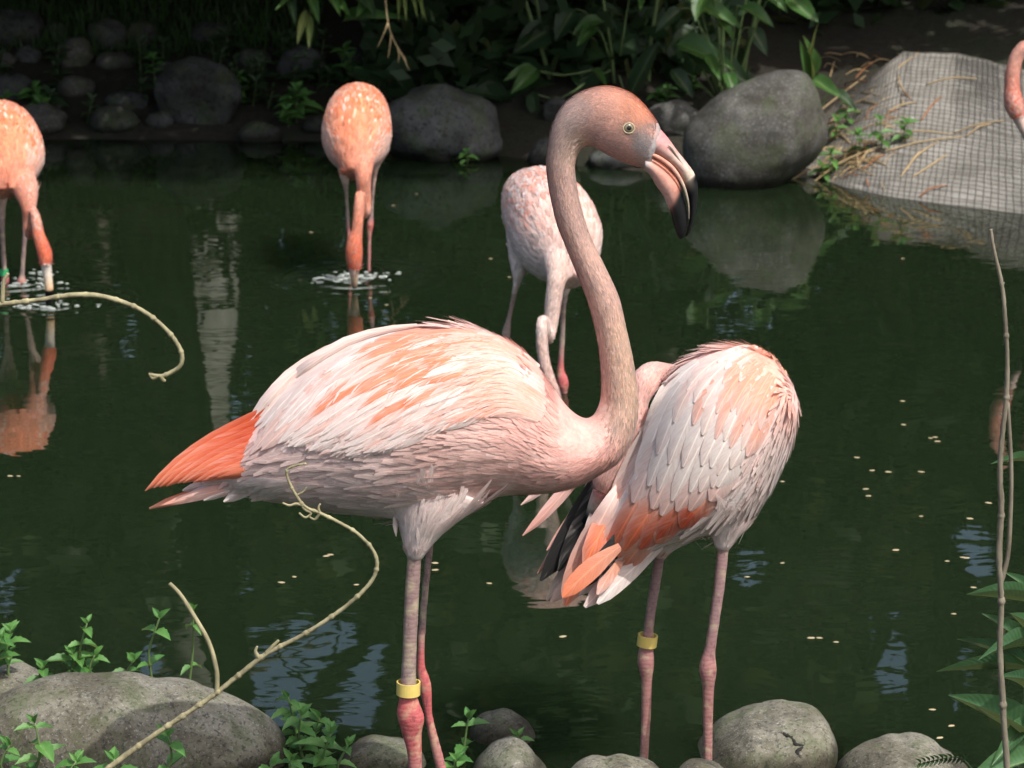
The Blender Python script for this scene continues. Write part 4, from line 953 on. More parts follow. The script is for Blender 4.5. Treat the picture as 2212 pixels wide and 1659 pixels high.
feeding(776, 7.62, 0.02, 'bright orange flamingo facing front and dipping its bill in rippling water', T_A,
        [(779, 315, .13, 28), (783, 350, .19, 25), (785, 385, .215, 17.5), (786, 410, .21, 15.5), (789, 435, .205, 13), (790, 455, .21, 11), (786, 460, .23, 11), (781, 440, .248, 11), (778, 424, .265, 11), (777, 440, .28, 12), (774, 470, .285, 12), (771, 500, .285, 12.5), (767, 517, .285, 16), (765, 540, .285, 18.5), (765, 562, .282, 17.5), (765, 580, .28, 13)],
        [(765, 576, .28, 13), (765, 590, .276, 11), (765, 604, .27, 9), (766, 620, .262, 6.5)],
        [[(742, 335, .0, 28, 0), (744, 362, 0, 15, 0), (746, 388, 0, 9, 0), (748, 415, 0, 5, 1), (751, 470, 0, 4.6, 1), (754, 515, 0, 5, 2), (755, 540, 0, 6, 2), (756, 575, 0, 4.5, 3)],
         [(810, 330, .0, 28, 0), (809, 358, 0, 12, 0), (808, 376, 0, 6.5, 0), (806, 410, 0, 4.5, 1), (802, 465, 0, 5, 1), (800, 482, 0, 8, 2), (799, 492, 0, 7.5, 2), (798, 515, 0, 4.6, 3), (797, 575, 0, 4.5, 3)]],
        OB, OU, (0.70, .27, .17), (0.66, .15, .07), [(.7, .55, .5), (.72, .5, .4), (.6, .42, .3), (.1, .08, .06)], 31, WC_O)
TORSO_B = [(f, z-.03, hh, hw*1.06) for f, z, hh, hw in TORSO]
feeding(18, 7.46, 0.25, 'orange flamingo with a green leg band lowering a white black tipped bill to the pond', TORSO_B,
        [(44, 375, .13, 30), (56, 412, .195, 27), (62, 450, .215, 16), (61, 478, .21, 12), (62, 500, .215, 10), (65, 506, .235, 9.5), (69, 480, .255, 9.5), (73, 456, .27, 9.5), (78, 474, .28, 11), (84, 508, .285, 13), (92, 532, .285, 15.5), (97, 551, .285, 16), (99, 571, .283, 13.5)],
        [(99, 566, .284, 13.8), (102, 590, .283, 11.5), (106, 622, .281, 10.2), (106, 627, .28, 10), (106, 648, .276, 9), (105, 664, .27, 6)],
        [[(-4, 380, 0, 26, 0), (1, 430, 0, 15, 0), (3, 452, 0, 9, 0), (5, 500, 0, 6, 1), (8, 560, 0, 5.5, 1), (10, 590, 0, 6, 1), (11, 600, 0, 9, 2), (12, 612, 0, 8, 2), (12, 622, 0, 6, 3)],
         [(66, 400, 0, 20, 0), (60, 440, 0, 13, 0), (57, 465, 0, 9, 0), (54, 505, 0, 6, 1), (50, 560, 0, 5.5, 1), (48, 594, 0, 6, 1), (47, 605, 0, 10, 2), (47, 614, 0, 9, 2), (47, 624, 0, 6, 3)]],
        OB, OU, (0.66, .24, .15), (0.68, .14, .06), [(.66, .62, .58), (.74, .66, .56), (.74, .50, .30), BLK, BLK, BLK], 37, WC_O, band=(8, 588, 0, .0105), hockc=PKL)
TORSO_C = [(f, z-.012, hh*1.08, hw*.99) for f, z, hh, hw in TORSO]
WC_P = [WHITE, PALE, PALE, (0.78, .40, .32), (0.76, .33, .24), (0.80, .60, .55)]
feeding(1190, 6.24, 0.22, 'pale pink and white flamingo wading with neck hanging down behind the tall one', TORSO_C,
        [(1203, 520, .12, 32), (1205, 565, .19, 32), (1203, 600, .215, 22), (1198, 630, .22, 19), (1194, 660, .22, 18), (1191, 690, .22, 16), (1188, 715, .225, 14), (1184, 730, .24, 12.5), (1178, 715, .26, 12.5), (1173, 694, .275, 12.5), (1171, 706, .29, 13), (1171, 735, .295, 13), (1173, 765, .295, 13), (1179, 795, .295, 13), (1187, 825, .29, 15), (1192, 850, .285, 19), (1195, 875, .28, 19), (1197, 895, .28, 14)],
        [(1196, 888, .28, 14), (1198, 905, .275, 12), (1200, 930, .27, 9)],
        [[(1138, 510, -.02, 46, 0), (1127, 560, -.01, 29, 0), (1120, 590, 0, 16, 0), (1116, 612, 0, 8, 0), (1110, 640, 0, 5.8, 1), (1100, 685, 0, 5.8, 1), (1095, 710, 0, 9, 1), (1093, 722, 0, 10, 1), (1096, 745, 0, 6, 3), (1104, 800, 0, 7, 3), (1110, 858, 0, 7, 3)],
         [(1232, 545, 0, 28, 0), (1227, 590, 0, 17, 0), (1222, 625, 0, 9, 0), (1217, 660, 0, 7, 1), (1214, 740, 0, 6.5, 1), (1211, 795, 0, 8, 2), (1214, 815, 0, 12, 2), (1217, 832, 0, 12.5, 2), (1218, 848, 0, 7.5, 3), (1220, 862, 0, 7, 3)]],
        (0.78, .50, .43), (0.74, .64, .60), (0.70, .52, .47), (0.66, .45, .40), [(.7, .5, .45), (.65, .5, .42), BLK], 41, WC_P,
        tuft=[((1105, 485), (1083, 465), 12, 6.45), ((1108, 492), (1086, 478), 12, 6.44), ((1110, 488), (1090, 488), 10, 6.43)])
# the one on the ramp: only its lowered head shows at the edge of the picture
TORSO_D = [(f, z+.05, hh, hw) for f, z, hh, hw in TORSO]
feeding(2430, 7.95, -0.9, 'flamingo with a coral head hanging down past the concrete ramp', TORSO_D,
        [(2306, 312, .13, 34), (2292, 285, .13, 26), (2282, 240, .13, 19), (2272, 185, .13, 15), (2260, 138, .13, 14.5), (2242, 106, .13, 14.5), (2216, 102, .13, 15), (2198, 120, .13, 15), (2189, 150, .13, 16), (2186, 185, .13, 17), (2188, 212, .13, 20), (2193, 232, .13, 21), (2200, 252, .13, 16)],
        [(2199, 248, .13, 16.5), (2207, 268, .13, 13.5), (2217, 290, .13, 11), (2222, 310, .13, 8), (2220, 326, .13, 5)],
        [[(2402, 360, 0, 26, 0), (2402, 395, 0, 16, 0), (2402, 412, 0, 9, 0), (2402, 450, 0, 6, 1), (2402, 480, 0, 10, 2), (2402, 505, 0, 6, 3)],
         [(2458, 350, 0, 26, 0), (2456, 390, 0, 16, 0), (2455, 408, 0, 9, 0), (2454, 445, 0, 6, 1), (2454, 476, 0, 10, 2), (2454, 500, 0, 6, 3)]],
        OB, OU, (0.62, .30, .23), (0.66, .13, .07), [(.66, .5, .45), (.68, .52, .45), (.6, .45, .4), BLK, BLK], 47, WC_O)

# ------------------------------------------------------------------ plants
def leaf_mesh(name, n=7, kind='lance', fold=0.10, droop=0.18, serr=0.0, seed=0, wave=0.0):
    """unit leaf along +X (length 1), width 1 across Y, face up +Z"""
    r = random.Random(seed); V, Fc, Fu = [], [], []
    for i in range(n+1):
        t = i/n
        if kind == 'lance': w_ = (math.sin(math.pi*min(1, t**0.75))**0.9) if 0 < t < 1 else 0.02
        elif kind == 'broad': w_ = (math.sin(math.pi*t**0.62)**0.75) if 0 < t < 1 else 0.03
        elif kind == 'strap': w_ = min(1, 0.5+t*2)*(1-t**6) + 0.02
        else: w_ = (math.sin(math.pi*t**0.7)**1.0) if 0 < t < 1 else 0.02
        w_ = max(w_, 0.02)*0.5
        if serr and 0 < i < n: w_ *= 1 + serr*(1 if i % 2 else -1)
        zc = -droop*t*t
        for s_ in (-1, -0.5, 0, 0.5, 1):
            V.append((t + (0.03*wave*math.sin(7*t+s_)), s_*w_, zc + fold*abs(s_)*w_*2 + wave*0.03*math.sin(9*t+3*s_+seed))); Fu.append((t, 0.5+0.5*s_, r.random()*0))
    Fc = [(i*5+j, i*5+j+1, (i+1)*5+j+1, (i+1)*5+j) for i in range(n) for j in range(4)]
    return mk(name, V, Fc, None, Fu)
def leaf_set(mat, **kw):
    out = []
    for k in range(4):
        me = leaf_mesh('leaf', seed=k, droop=kw.pop('droop', 0.18) if False else kw.get('dr', (0.08, 0.2, 0.3, 0.14))[k], **{a_: b_ for a_, b_ in kw.items() if a_ != 'dr'}); me.materials.append(mat); out.append(me)
    return out
LV_B = leaf_set(M_LEAFB, kind='broad', n=8, fold=0.16, wave=0.6); LV_D = leaf_set(M_LEAFD, kind='broad', n=8, fold=0.12, wave=0.5)
LV_W = leaf_set(M_LEAFW, kind='lance', n=9, fold=0.18, serr=0.09, dr=(0.15, 0.3, 0.22, 0.4)); LV_L = leaf_set(M_LEAFL, kind='lance', n=9, fold=0.22, dr=(0.06, 0.15, 0.25, 0.1))
LV_S = leaf_set(M_LEAFD, kind='strap', n=8, fold=0.1); LV_Y = leaf_set(M_LEAFY, kind='lance', n=7, fold=0.1, wave=0.5); LV_WD = leaf_set(M_LEAFD, kind='lance', n=5, fold=0.15)
def frame(base, tip, width, nrm):
    X = tip-base; l = X.length; X = X/l; Z = (nrm - X*nrm.dot(X)); Z = Z.normalized() if Z.length > 1e-4 else X.orthogonal().normalized(); Y = Z.cross(X)
    M = Matrix.Identity(4)
    for i in range(3): M[i][0] = X[i]*l; M[i][1] = Y[i]*width; M[i][2] = Z[i]*l; M[i][3] = base[i]
    return M
def put_leaf(parent, meshes, base, tip, width, nrm, r=rng):
    return add_obj('leaf', r.choice(meshes), None, parent, frame(base, tip, width, nrm))
def tube_mesh(name, pts, rad, seg=7, k=4, jit=0.0):
    """pts Vectors, rad list; smooth tube"""
    A = spline([[*p, r] for p, r in zip(pts, rad)], k); V, Fc = [], []; n = len(A)
    for i in range(n):
        d = Vector(A[min(i+1, n-1), :3]-A[max(i-1, 0), :3]).normalized(); x = d.cross(Vector((0.31, 0.9, 0.27))).normalized(); y = d.cross(x)
        for j in range(seg):
            t = 2*math.pi*j/seg; V.append(Vector(A[i, :3])+(x*math.cos(t)+y*math.sin(t))*max(A[i, 3], 1e-4)*(1+jit*noise.noise(Vector((i*.9, math.cos(t)*1.3, math.sin(t)*1.3+pts[0].x*9)))))
    for i in range(n-1):
        for j in range(seg): Fc.append((i*seg+j, i*seg+(j+1) % seg, (i+1)*seg+(j+1) % seg, (i+1)*seg+j))
    Fc += [tuple(range(seg-1, -1, -1)), tuple((n-1)*seg+j for j in range(seg))]
    return mk(name, V, Fc)
CAMN = Vector((0.15, -0.75, 0.65)).normalized()

# --- broad leaved ginger plants on the far bank, behind the water edge
def ginger(name, label, stems, leaves, group=None):
    """stems: list of pixel paths with distance; leaves: (base px, tip px, width px, y, kind)"""
    y0 = stems[0][1]; b = hit_ground(*stems[0][0][0]) if False else PY(*stems[0][0][0], y0)
    root = empty(name, Vector((b.x, b.y, ground_z(b.x, b.y)))); tag(root, label, 'plant', group)
    for path, y, rad in stems:
        pts = [PY(u, v, y) for u, v in path]; g_ = Vector((pts[0].x, y, ground_z(pts[0].x, y)-0.02))
        if g_.z < pts[0].z: pts = [g_]+pts
        add_obj('stem', tube_mesh('stem', pts, [rad]*len(pts), 6, 3), M_STEM, root)
    for (b_, t_, w_, y, kind) in leaves:
        B_, T_ = PY(*b_, y), PY(*t_, y-0.05-0.05*rng.random()); sc = y/F
        put_leaf(root, {'B': LV_B, 'D': LV_D, 'S': LV_S, 'Y': LV_Y}[kind], B_, T_, w_*sc*1.05, (CAMN + Vector((rng.uniform(-.5, .5), 0, rng.uniform(-.2, .4)))).normalized())
        # short stalk that ties the blade back to the clump
        st = [B_, B_.lerp(Vector((root.location.x, y+0.03, B_.z-0.06)), 0.35), B_.lerp(Vector((root.location.x, y+0.05, root.location.z+0.05)), 0.8)]
        add_obj('leaf_stalk', tube_mesh('leaf_stalk', st, [.002, .003, .004], 5, 3), M_STEM, root)
ginger('ginger_plant', 'broad leaved plant with sunlit blades hanging above the grey boulder',
       [([(1560, 235), (1556, 120), (1545, 0), (1540, -90)], 9.75, .008), ([(1600, 230), (1612, 120), (1640, 0), (1650, -80)], 9.8, .008)],
       [((1458, 97), (1582, 124), 56, 9.6, 'B'), ((1500, 110), (1622, 168), 66, 9.62, 'D'), ((1480, 2), (1600, 48), 52, 9.55, 'B'), ((1600, 15), (1672, 46), 38, 9.55, 'B'), ((1700, -8), (1767, 44), 42, 9.6, 'B'),
        ((1549, 46), (1588, 82), 24, 9.5, 'B'), ((1524, 118), (1557, 170), 24, 9.5, 'B'), ((1570, 158), (1590, 196), 30, 9.5, 'B'), ((1451, 150), (1498, 206), 34, 9.6, 'D'), ((1525, -20), (1500, 40), 40, 9.5, 'B'), ((1560, -15), (1545, 60), 44, 9.65, 'D'),
        ((1640, -30), (1700, 12), 36, 9.6, 'B'), ((1470, 20), (1420, 60), 30, 9.7, 'D'), ((1500, 60), (1450, 95), 34, 9.75, 'D'), ((1620, 60), (1660, 110), 36, 9.75, 'D')])
ginger('ginger_plant', 'tall stemmed broad leaved plant in deep shade behind the curved flamingo head',
       [([(1328, 190), (1320, 110), (1306, 20), (1296, -60)], 9.95, .006), ([(1195, 200), (1170, 110), (1140, 20), (1125, -40)], 10.1, .008), ([(1188, 190), (1176, 100), (1158, 0), (1150, -50)], 10.2, .007), ([(1400, 200), (1405, 100), (1420, 0), (1428, -50)], 10.0, .008)],
       [((1159, 150), (1106, 198), 36, 9.9, 'B'), ((1155, 152), (1090, 168), 30, 9.92, 'B'), ((1302, 46), (1237, 68), 40, 9.9, 'B'), ((1280, 58), (1248, 96), 28, 9.88, 'B'), ((1366, 196), (1412, 96), 36, 9.8, 'S'), ((1375, -18), (1387, 15), 24, 9.8, 'B'),
        ((1277, 150), (1312, 184), 20, 9.85, 'B'), ((1240, 150), (1300, 200), 60, 10.0, 'D'), ((1200, 180), (1150, 240), 60, 10.05, 'D'), ((1190, 60), (1110, 110), 60, 10.1, 'D'), ((1240, 20), (1200, 80), 50, 10.1, 'D'), ((1330, 60), (1380, 110), 50, 10.1, 'D'), ((1100, 210), (1000, 190), 50, 10.0, 'D'),
        ((1150, 200), (1160, 262), 30, 9.9, 'D'), ((1340, 110), (1300, 150), 40, 10.1, 'D'), ((1420, 60), (1470, 130), 44, 10.1, 'D')])
ginger('ginger_plant', 'low plant with two upright folded blades behind the egg shaped boulder',
       [([(1750, 215), (1750, 190), (1748, 165)], 9.45, .006)],
       [((1748, 172), (1757, 84), 40, 9.42, 'B'), ((1745, 172), (1738, 98), 30, 9.4, 'B'), ((1752, 170), (1816, 206), 34, 9.38, 'B'), ((1800, 196), (1850, 232), 26, 9.38, 'D'), ((1752, 150), (1752, 72), 8, 9.4, 'Y')])
ginger('ginger_plant', 'dark broad leaved plant arching over the wide shaded boulder',
       [([(960, 230), (950, 120), (930, 20)], 10.4, .008), ([(1010, 220), (1020, 100), (1040, 0)], 10.5, .008)],
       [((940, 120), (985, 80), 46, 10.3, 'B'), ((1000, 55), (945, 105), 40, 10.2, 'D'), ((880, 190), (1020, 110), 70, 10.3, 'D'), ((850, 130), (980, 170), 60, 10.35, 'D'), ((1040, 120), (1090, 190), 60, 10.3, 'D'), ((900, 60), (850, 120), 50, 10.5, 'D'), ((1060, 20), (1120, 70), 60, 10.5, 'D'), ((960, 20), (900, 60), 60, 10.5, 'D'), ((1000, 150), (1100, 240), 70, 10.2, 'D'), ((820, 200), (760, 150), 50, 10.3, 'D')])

# --- branch that hangs into the picture at the top, with pale leaves and dry rootlets
root = empty('hanging_branch', PY(760, -220, 9.3)); tag(root, 'overhanging leafy branch with pale drooping leaves above the orange flamingo', 'branch')
add_obj('stem', tube_mesh('stem', [PY(1000, -420, 10.6), PY(880, -330, 10.0), PY(760, -220, 9.3), PY(690, -60, 9.2), PY(668, 40, 9.2)], [.02, .014, .009, .005, .002], 7), M_STEMD, root)
add_obj('stem', tube_mesh('stem', [PY(760, -220, 9.3), PY(840, -80, 9.1), PY(880, 0, 9.1)], [.008, .005, .003], 6), M_STEMD, root)
for (b_, t_, w_, k) in [((662, 20), (642, 92), 18, 'Y'), ((668, 30), (669, 94), 17, 'Y'), ((640, -10), (600, 10), 16, 'B'), ((738, 48), (862, 18), 30, 'B'), ((700, -30), (735, 26), 26, 'B'), ((660, -30), (690, 40), 28, 'B'), ((720, 0), (755, 30), 22, 'B'), ((620, -20), (640, 40), 22, 'D'), ((780, -20), (810, 30), 26, 'D'),
                        ((870, -20), (880, 34), 9, 'Y'), ((885, -20), (903, 36), 9, 'Y'), ((895, -20), (922, 30), 9, 'Y'), ((860, -20), (862, 40), 8, 'Y'), ((905, -20), (915, 24), 8, 'Y'), ((800, -10), (770, 34), 26, 'B'), ((680, -40), (640, -5), 24, 'B'), ((750, -30), (790, 10), 30, 'D')]:
    put_leaf(root, {'B': LV_B, 'D': LV_D, 'Y': LV_Y}[k], PY(*b_, 9.2), PY(*t_, 9.1), w_*9.2/F, CAMN)
for pts in ([(832, -10), (838, 50), (852, 90), (868, 118), (884, 152)], [(838, 50), (826, 80), (815, 102)], [(845, 75), (842, 100), (838, 126)], [(858, 100), (862, 120), (860, 135)], [(866, 115), (876, 130), (878, 142)]):
    add_obj('dry_rootlet', tube_mesh('dry_rootlet', [PY(u, v, 9.1) for u, v in pts], [.0035]+[.0025]*(len(pts)-2)+[.0014], 5, 3), M_STRAW, root)

# --- weeds
def weed(base_px, top_px, y, npairs, ll, label, group, mats=LV_W, sway=0.0, name='weed', rr=rng):
    B_ = PY(*base_px, y); T_ = PY(*top_px, y-0.01); root = empty(name, B_); tag(root, label, 'weed', group)
    mid = B_.lerp(T_, .5)+Vector((sway, rr.uniform(-.01, .01), 0))
    low = Vector((B_.x, B_.y, min(B_.z-0.03, max(ground_z(B_.x, B_.y), -0.03))))
    add_obj('stem', tube_mesh('stem', [low, B_, mid, T_], [.0026, .0024, .002, .0013], 6, 4), M_STEM, root)
    for i in range(npairs):
        t = (i+0.6)/npairs; p = B_.lerp(mid, t*2) if t < .5 else mid.lerp(T_, t*2-1)
        a0 = rr.uniform(0, 6.28) if i == 0 else a0 + 1.57 + rr.uniform(-.4, .4)
        for k in (0, 1):
            a_ = a0 + math.pi*k; l = ll*rr.uniform(.75, 1.2)*(0.75+.35*math.sin(math.pi*t)); el = rr.uniform(-.15, .55)
            d = Vector((math.cos(a_)*math.cos(el), math.sin(a_)*math.cos(el), math.sin(el)))
            put_leaf(root, mats, p, p+d*l, l*rr.uniform(.42, .58), Vector((0, -.25, 1)), rr)
    for k in range(3):
        a_ = rr.uniform(0, 6.28); d = Vector((math.cos(a_)*.6, math.sin(a_)*.6, .75)).normalized(); l = ll*rr.uniform(.4, .65)
        put_leaf(root, mats, T_, T_+d*l, l*.45, Vector((0, -.6, .6)), rr)
    return root
WG_ = 'leafy weeds of the near shore'
for (b_, t_, y, n_, ll, lab) in [
    ((18, 1450), (22, 1362), 4.2, 4, .036, 'upright bright green weed beside the small grey stone'), ((168, 1474), (188, 1346), 4.15, 4, .030, 'slim bright green weed rising behind the long tan boulder'), ((150, 1474), (155, 1410), 4.14, 4, .036, 'bushy bright green weed behind the top of the long tan boulder'),
    ((100, 1476), (95, 1440), 4.13, 2, .034, 'bushy bright green weed behind the top of the long tan boulder'), ((285, 1478), (290, 1425), 4.14, 3, .030, 'small weed with a bare tip behind the long tan boulder'), ((330, 1482), (345, 1335), 4.16, 2, .036, 'lanky weed with one long hanging leaf by the pond water'), ((408, 1492), (418, 1316), 4.2, 2, .030, 'thin weed over the pale trunk reflection in the water'),
    ((640, 1600), (622, 1506), 4.05, 4, .036, 'leafy weed at the blunt end of the long tan boulder'), ((660, 1660), (650, 1545), 3.98, 5, .038, 'leafy weed at the blunt end of the long tan boulder'), ((700, 1670), (715, 1585), 3.92, 4, .040, 'leafy weed at the blunt end of the long tan boulder'),
    ((1005, 1680), (1012, 1552), 4.0, 3, .036, 'weed sprig between the half sunk stone and the red tarsi'), ((980, 1690), (985, 1640), 3.9, 3, .034, 'weed sprig between the half sunk stone and the red tarsi'), ((1128, 1650), (1118, 1590), 4.0, 2, .028, 'tiny weed leaning on the pointed mossy stone'),
    ((70, 1690), (75, 1560), 3.72, 4, .036, 'weed growing in front of the long tan boulder at its shaded end'), ((150, 1700), (165, 1645), 3.7, 3, .034, 'low weed in front of the long tan boulder below the twig'), ((355, 1690), (362, 1590), 3.72, 2, .038, 'weed with one upright leaf in front of the long tan boulder'), ((580, 1690), (590, 1650), 3.72, 2, .034, 'low weed in front of the blunt boulder end'), ((15, 1690), (20, 1610), 3.7, 3, .036, 'weed growing in front of the long tan boulder at its shaded end'), ((215, 1476), (205, 1415), 4.16, 3, .034, 'short bright green weed midway along the back of the long tan boulder'), ((-20, 1460), (0, 1380), 4.18, 4, .036, 'upright bright green weed beside the small grey stone'), ((735, 1690), (752, 1610), 3.9, 3, .036, 'leafy weed at the blunt end of the long tan boulder'), ((690, 1640), (690, 1550), 4.0, 4, .034, 'leafy weed at the blunt end of the long tan boulder'), ((250, 1720), (245, 1640), 3.68, 3, .036, 'low weed in front of the long tan boulder below the twig'), ((640, 1700), (628, 1640), 3.85, 3, .036, 'low weed in front of the blunt boulder end')]:
    weed(b_, t_, y, n_, ll, lab, WG_, sway=rng.uniform(-.012, .012))
# weeds of the far bank, in shade
wr = random.Random(5)
def weed_label(u, v, h_, dk):
    n_ = min(NB, key=lambda q: (q[0]-u)**2+(q[1]-v)**2)[2]
    return ('tall ' if h_ > .10 else 'low ' if h_ < .07 else '') + ('dark' if dk else 'brighter green') + ' leafy weed growing by the ' + n_
for i in range(46):
    u, v = wr.uniform(-20, 830), wr.uniform(110, 275)
    if i > 34: u, v = wr.uniform(500, 700), wr.uniform(190, 285)
    p = hit_ground(u, v); h_ = wr.uniform(.05, .13); dk = wr.random() < .85
    if p.z < 0.005: continue
    weed((u, v), (u+wr.uniform(-12, 12), v-h_*590), p.y, wr.randint(3, 5), wr.uniform(.05, .085), weed_label(u, v, h_, dk), 'weeds of the shaded bank', LV_WD if dk else LV_W, rr=wr)
for (u, v, hpx, lab) in ((1010, 352, 22, 'small weed at the waterline beside the wide shaded boulder'), (1440, 215, 24, 'small sunlit weed behind the grey stone'), (1420, 222, 20, 'small sunlit weed behind the grey stone'), (1500, 200, 26, 'small sunlit weed behind the grey stone'), (1805, 300, 40, 'weed in the straw between boulder and ramp'), (1905, 320, 60, 'weed in the straw between boulder and ramp'), (1860, 330, 40, 'weed in the straw between boulder and ramp'), (1800, 370, 40, 'weed in the straw between boulder and ramp'), (1780, 385, 26, 'weed in the straw between boulder and ramp'), (1830, 270, 50, 'weed in the straw between boulder and ramp'), (1950, 305, 40, 'weed in the straw between boulder and ramp')):
    p = on_ramp(u, v) or hit_ground(u, v); weed((u, v), (u+wr.uniform(-8, 8), v-hpx), p.y, 3, .05, lab, 'weeds by the ramp and grey stone', rr=wr)

# --- shaded grass at the head of the bank: nobody could count it
g = np.random.default_rng(3); GV, GQ, GF = [], [], []
n = 0
for i in range(9000):
    x = g.uniform(-2.6, -0.75); y = g.uniform(10.6, 12.2); z = ground_z(x, y); hgt = g.uniform(.03, .08); a_ = g.uniform(0, 6.28); l = g.normal(0, .02, 2); w_ = .0035
    dx, dy = math.cos(a_)*w_, math.sin(a_)*w_
    GV += [(x-dx, y-dy, z-.005), (x+dx, y+dy, z-.005), (x+l[0]+dx*.2, y+l[1]+dy*.2, z+hgt), (x+l[0]-dx*.2, y+l[1]-dy*.2, z+hgt)]; GQ.append((n, n+1, n+2, n+3)); n += 4
    r_ = g.random(); GF += [(0, .2, r_), (0, .8, r_), (1, .8, r_), (1, .2, r_)]
tag(add_obj('grass', mk_np('grass', GV, GQ, None, GF), mat_leaf('grass_blade', (0.03, 0.085, 0.02), (0.05, 0.12, 0.03), vein=False)), 'short green grass in shade at the head of the far bank', 'grass', kind='stuff')

# --- dry stalks strewn beside and over the ramp
dr = random.Random(9)
def stalk(u0, v0, u1, v1, r, lab, grp, mat=M_STRAW):
    a_ = on_ramp(u0, v0) or hit_ground(u0, v0); b_ = on_ramp(u1, v1) or hit_ground(u1, v1)
    mid = (a_+b_)/2 + Vector((dr.uniform(-.01, .01), 0, dr.uniform(.006, .02)))
    o = add_obj('dry_stalk', tube_mesh('dry_stalk', [a_+Vector((0, 0, r)), mid, b_+Vector((0, 0, r))], [r*.8, r, r*.6], 5, 4), mat); return tag(o, lab, 'stalk', grp)
M_STRAWR = mat_plain('rust_straw', (0.36, 0.15, 0.06), 0.8)
for (a_, b_, c_, d_, lab, m_) in [((1700), 398, 1790, 352, None, 0), (1745, 405, 1900, 318, 'long pale dry stalk lying from boulder to ramp', 0), (1945, 385, 2025, 308, 'long tan dry stalk lying alone on the ramp netting', 0), (1970, 385, 2045, 335, 'second tan dry stalk lying on the ramp netting', 0), (1990, 262, 2034, 210, 'rust coloured dry leaf stalk on the ramp netting', 1), (1985, 428, 2045, 402, 'rust coloured curled leaf near the water on the ramp', 1), (1880, 200, 1985, 115, 'dry stalk along the top edge of the ramp', 0), (1760, 250, 1870, 165, 'dry stalk lying toward the shaded top of the ramp', 0), (1790, 260, 1880, 210, 'dry stalk by the upright green blades', 0), (1900, 298, 2060, 292, 'thin straight dry stalk lying across the ramp', 0), (1880, 340, 2080, 297, 'very long thin dry stalk lying across the ramp', 0), (2000, 185, 2110, 172, 'thin bent dry stalk near the top of the ramp', 0), (2060, 290, 2170, 262, 'pair of dry stalks on the upper ramp', 0), (2085, 298, 2140, 270, 'pair of dry stalks on the upper ramp', 0)]:
    stalk(a_, b_, c_, d_, .0030, lab or 'dry stalk hanging at the boulder foot', 'dry stalks by the ramp', M_STRAWR if m_ else M_STRAW)
for i in range(120):
    u, v = dr.gauss(1850, 50), dr.gauss(345, 28)
    if i > 80: u, v = dr.uniform(1790, 1960), dr.uniform(110, 290)
    if not (1765 < u < 1990 and 100 < v < 405): continue
    an = dr.uniform(-.5, 1.2) if dr.random() < .75 else dr.uniform(0, 3.1); l = dr.uniform(25, 75)
    stalk(u-l/2*math.cos(an), v+l/2*math.sin(an)*.6, u+l/2*math.cos(an), v-l/2*math.sin(an)*.6, dr.uniform(.0012, .0030), 'dry tan stalk in the tangled straw between boulder and ramp', 'tangled straw by the ramp', M_STRAW if dr.random() < .85 else M_STRAWR)

# --- twigs in front
def twig(name, px, y, r0, r1, mat, label, cat_, knots=0.0, extra=()):
    pts = [PY(p[0], p[1], y+(p[2] if len(p) > 2 else 0)) for p in px]; n_ = len(pts)
    root = empty(name, pts[0]); tag(root, label, cat_)
    add_obj('stem', tube_mesh('stem', pts, [(r0+(r1-r0)*i/(n_-1))*rng.uniform(.88, 1.12) for i in range(n_)], 9, 10, jit=.3), mat, root)
    A = spline([[*p] for p in pts], 6)
    if knots:
        acc = 0; kj = 1.0
        for i in range(1, len(A)):
            acc += np.linalg.norm(A[i]-A[i-1])
            if acc > knots*kj:
                kj = rng.uniform(.6, 1.5)
                acc = 0; c = Vector(A[i]); d = Vector(A[i]-A[i-1]).normalized(); r = (r0+(r1-r0)*i/len(A))
                add_obj('node', tube_mesh('node', [c-d*r*1.6, c-d*r*.5, c+d*r*.7, c+d*r*1.8], [r*.8, r*1.16, r*1.28, r*.8], 8, 2, jit=.3), mat, root)
    for px2, ra, rb_ in extra:
        q = [PY(p[0], p[1], y+(p[2] if len(p) > 2 else 0)) for p in px2]
        add_obj('side_twig', tube_mesh('side_twig', q, [ra+(rb_-ra)*i/(len(q)-1) for i in range(len(q))], 8, 5), mat, root)
    return root
twig('twig', [(-330, 1900), (-330, 1300), (-290, 900), (-200, 720), (-90, 668), (0, 657), (80, 648), (160, 637), (225, 641), (300, 667), (355, 708), (388, 752), (392, 785), (372, 803), (348, 812), (326, 809)], 3.05, .0034, .0021, M_TWIG, 'thin pale knotty twig arching into view and curling down at its tip', 'twig', .024,
     [([(348, 812), (352, 820), (358, 823)], .003, .0015), ([(340, 811), (330, 817), (322, 806)], .0026, .0012), ([(5, 656), (8, 610), (18, 590)][::-1], .0018, .0026)])
twig('twig', [(150, 1730), (235, 1659), (330, 1590), (420, 1530), (470, 1495), (535, 1443), (580, 1410), (660, 1368), (740, 1315), (795, 1265), (814, 1225), (806, 1190), (775, 1155), (735, 1130), (690, 1108), (660, 1095), (640, 1070), (624, 1040), (620, 1015), (640, 1005), (660, 1002)], 3.22, .0036, .0014, M_TWIG, 'long pale curling twig crossing in front of the tall flamingo and the tan boulder', 'twig', .028,
     [([(468, 1500), (468, 1450), (452, 1390), (425, 1340), (390, 1285), (366, 1260)], .0032, .0024), ([(560, 1422), (552, 1408), (556, 1396)], .0032, .0012), ([(575, 1412), (590, 1395), (602, 1383)], .003, .0016), ([(690, 1108), (688, 1096), (692, 1088)], .002, .001), ([(655, 1092), (640, 1088), (625, 1092), (610, 1086)], .0022, .0012), ([(648, 1084), (658, 1100), (672, 1108), (660, 1118), (646, 1108)], .002, .0012), ([(640, 1070), (655, 1062), (662, 1052)], .0016, .0008), ([(690, 1110), (680, 1122), (668, 1116)], .002, .001)])
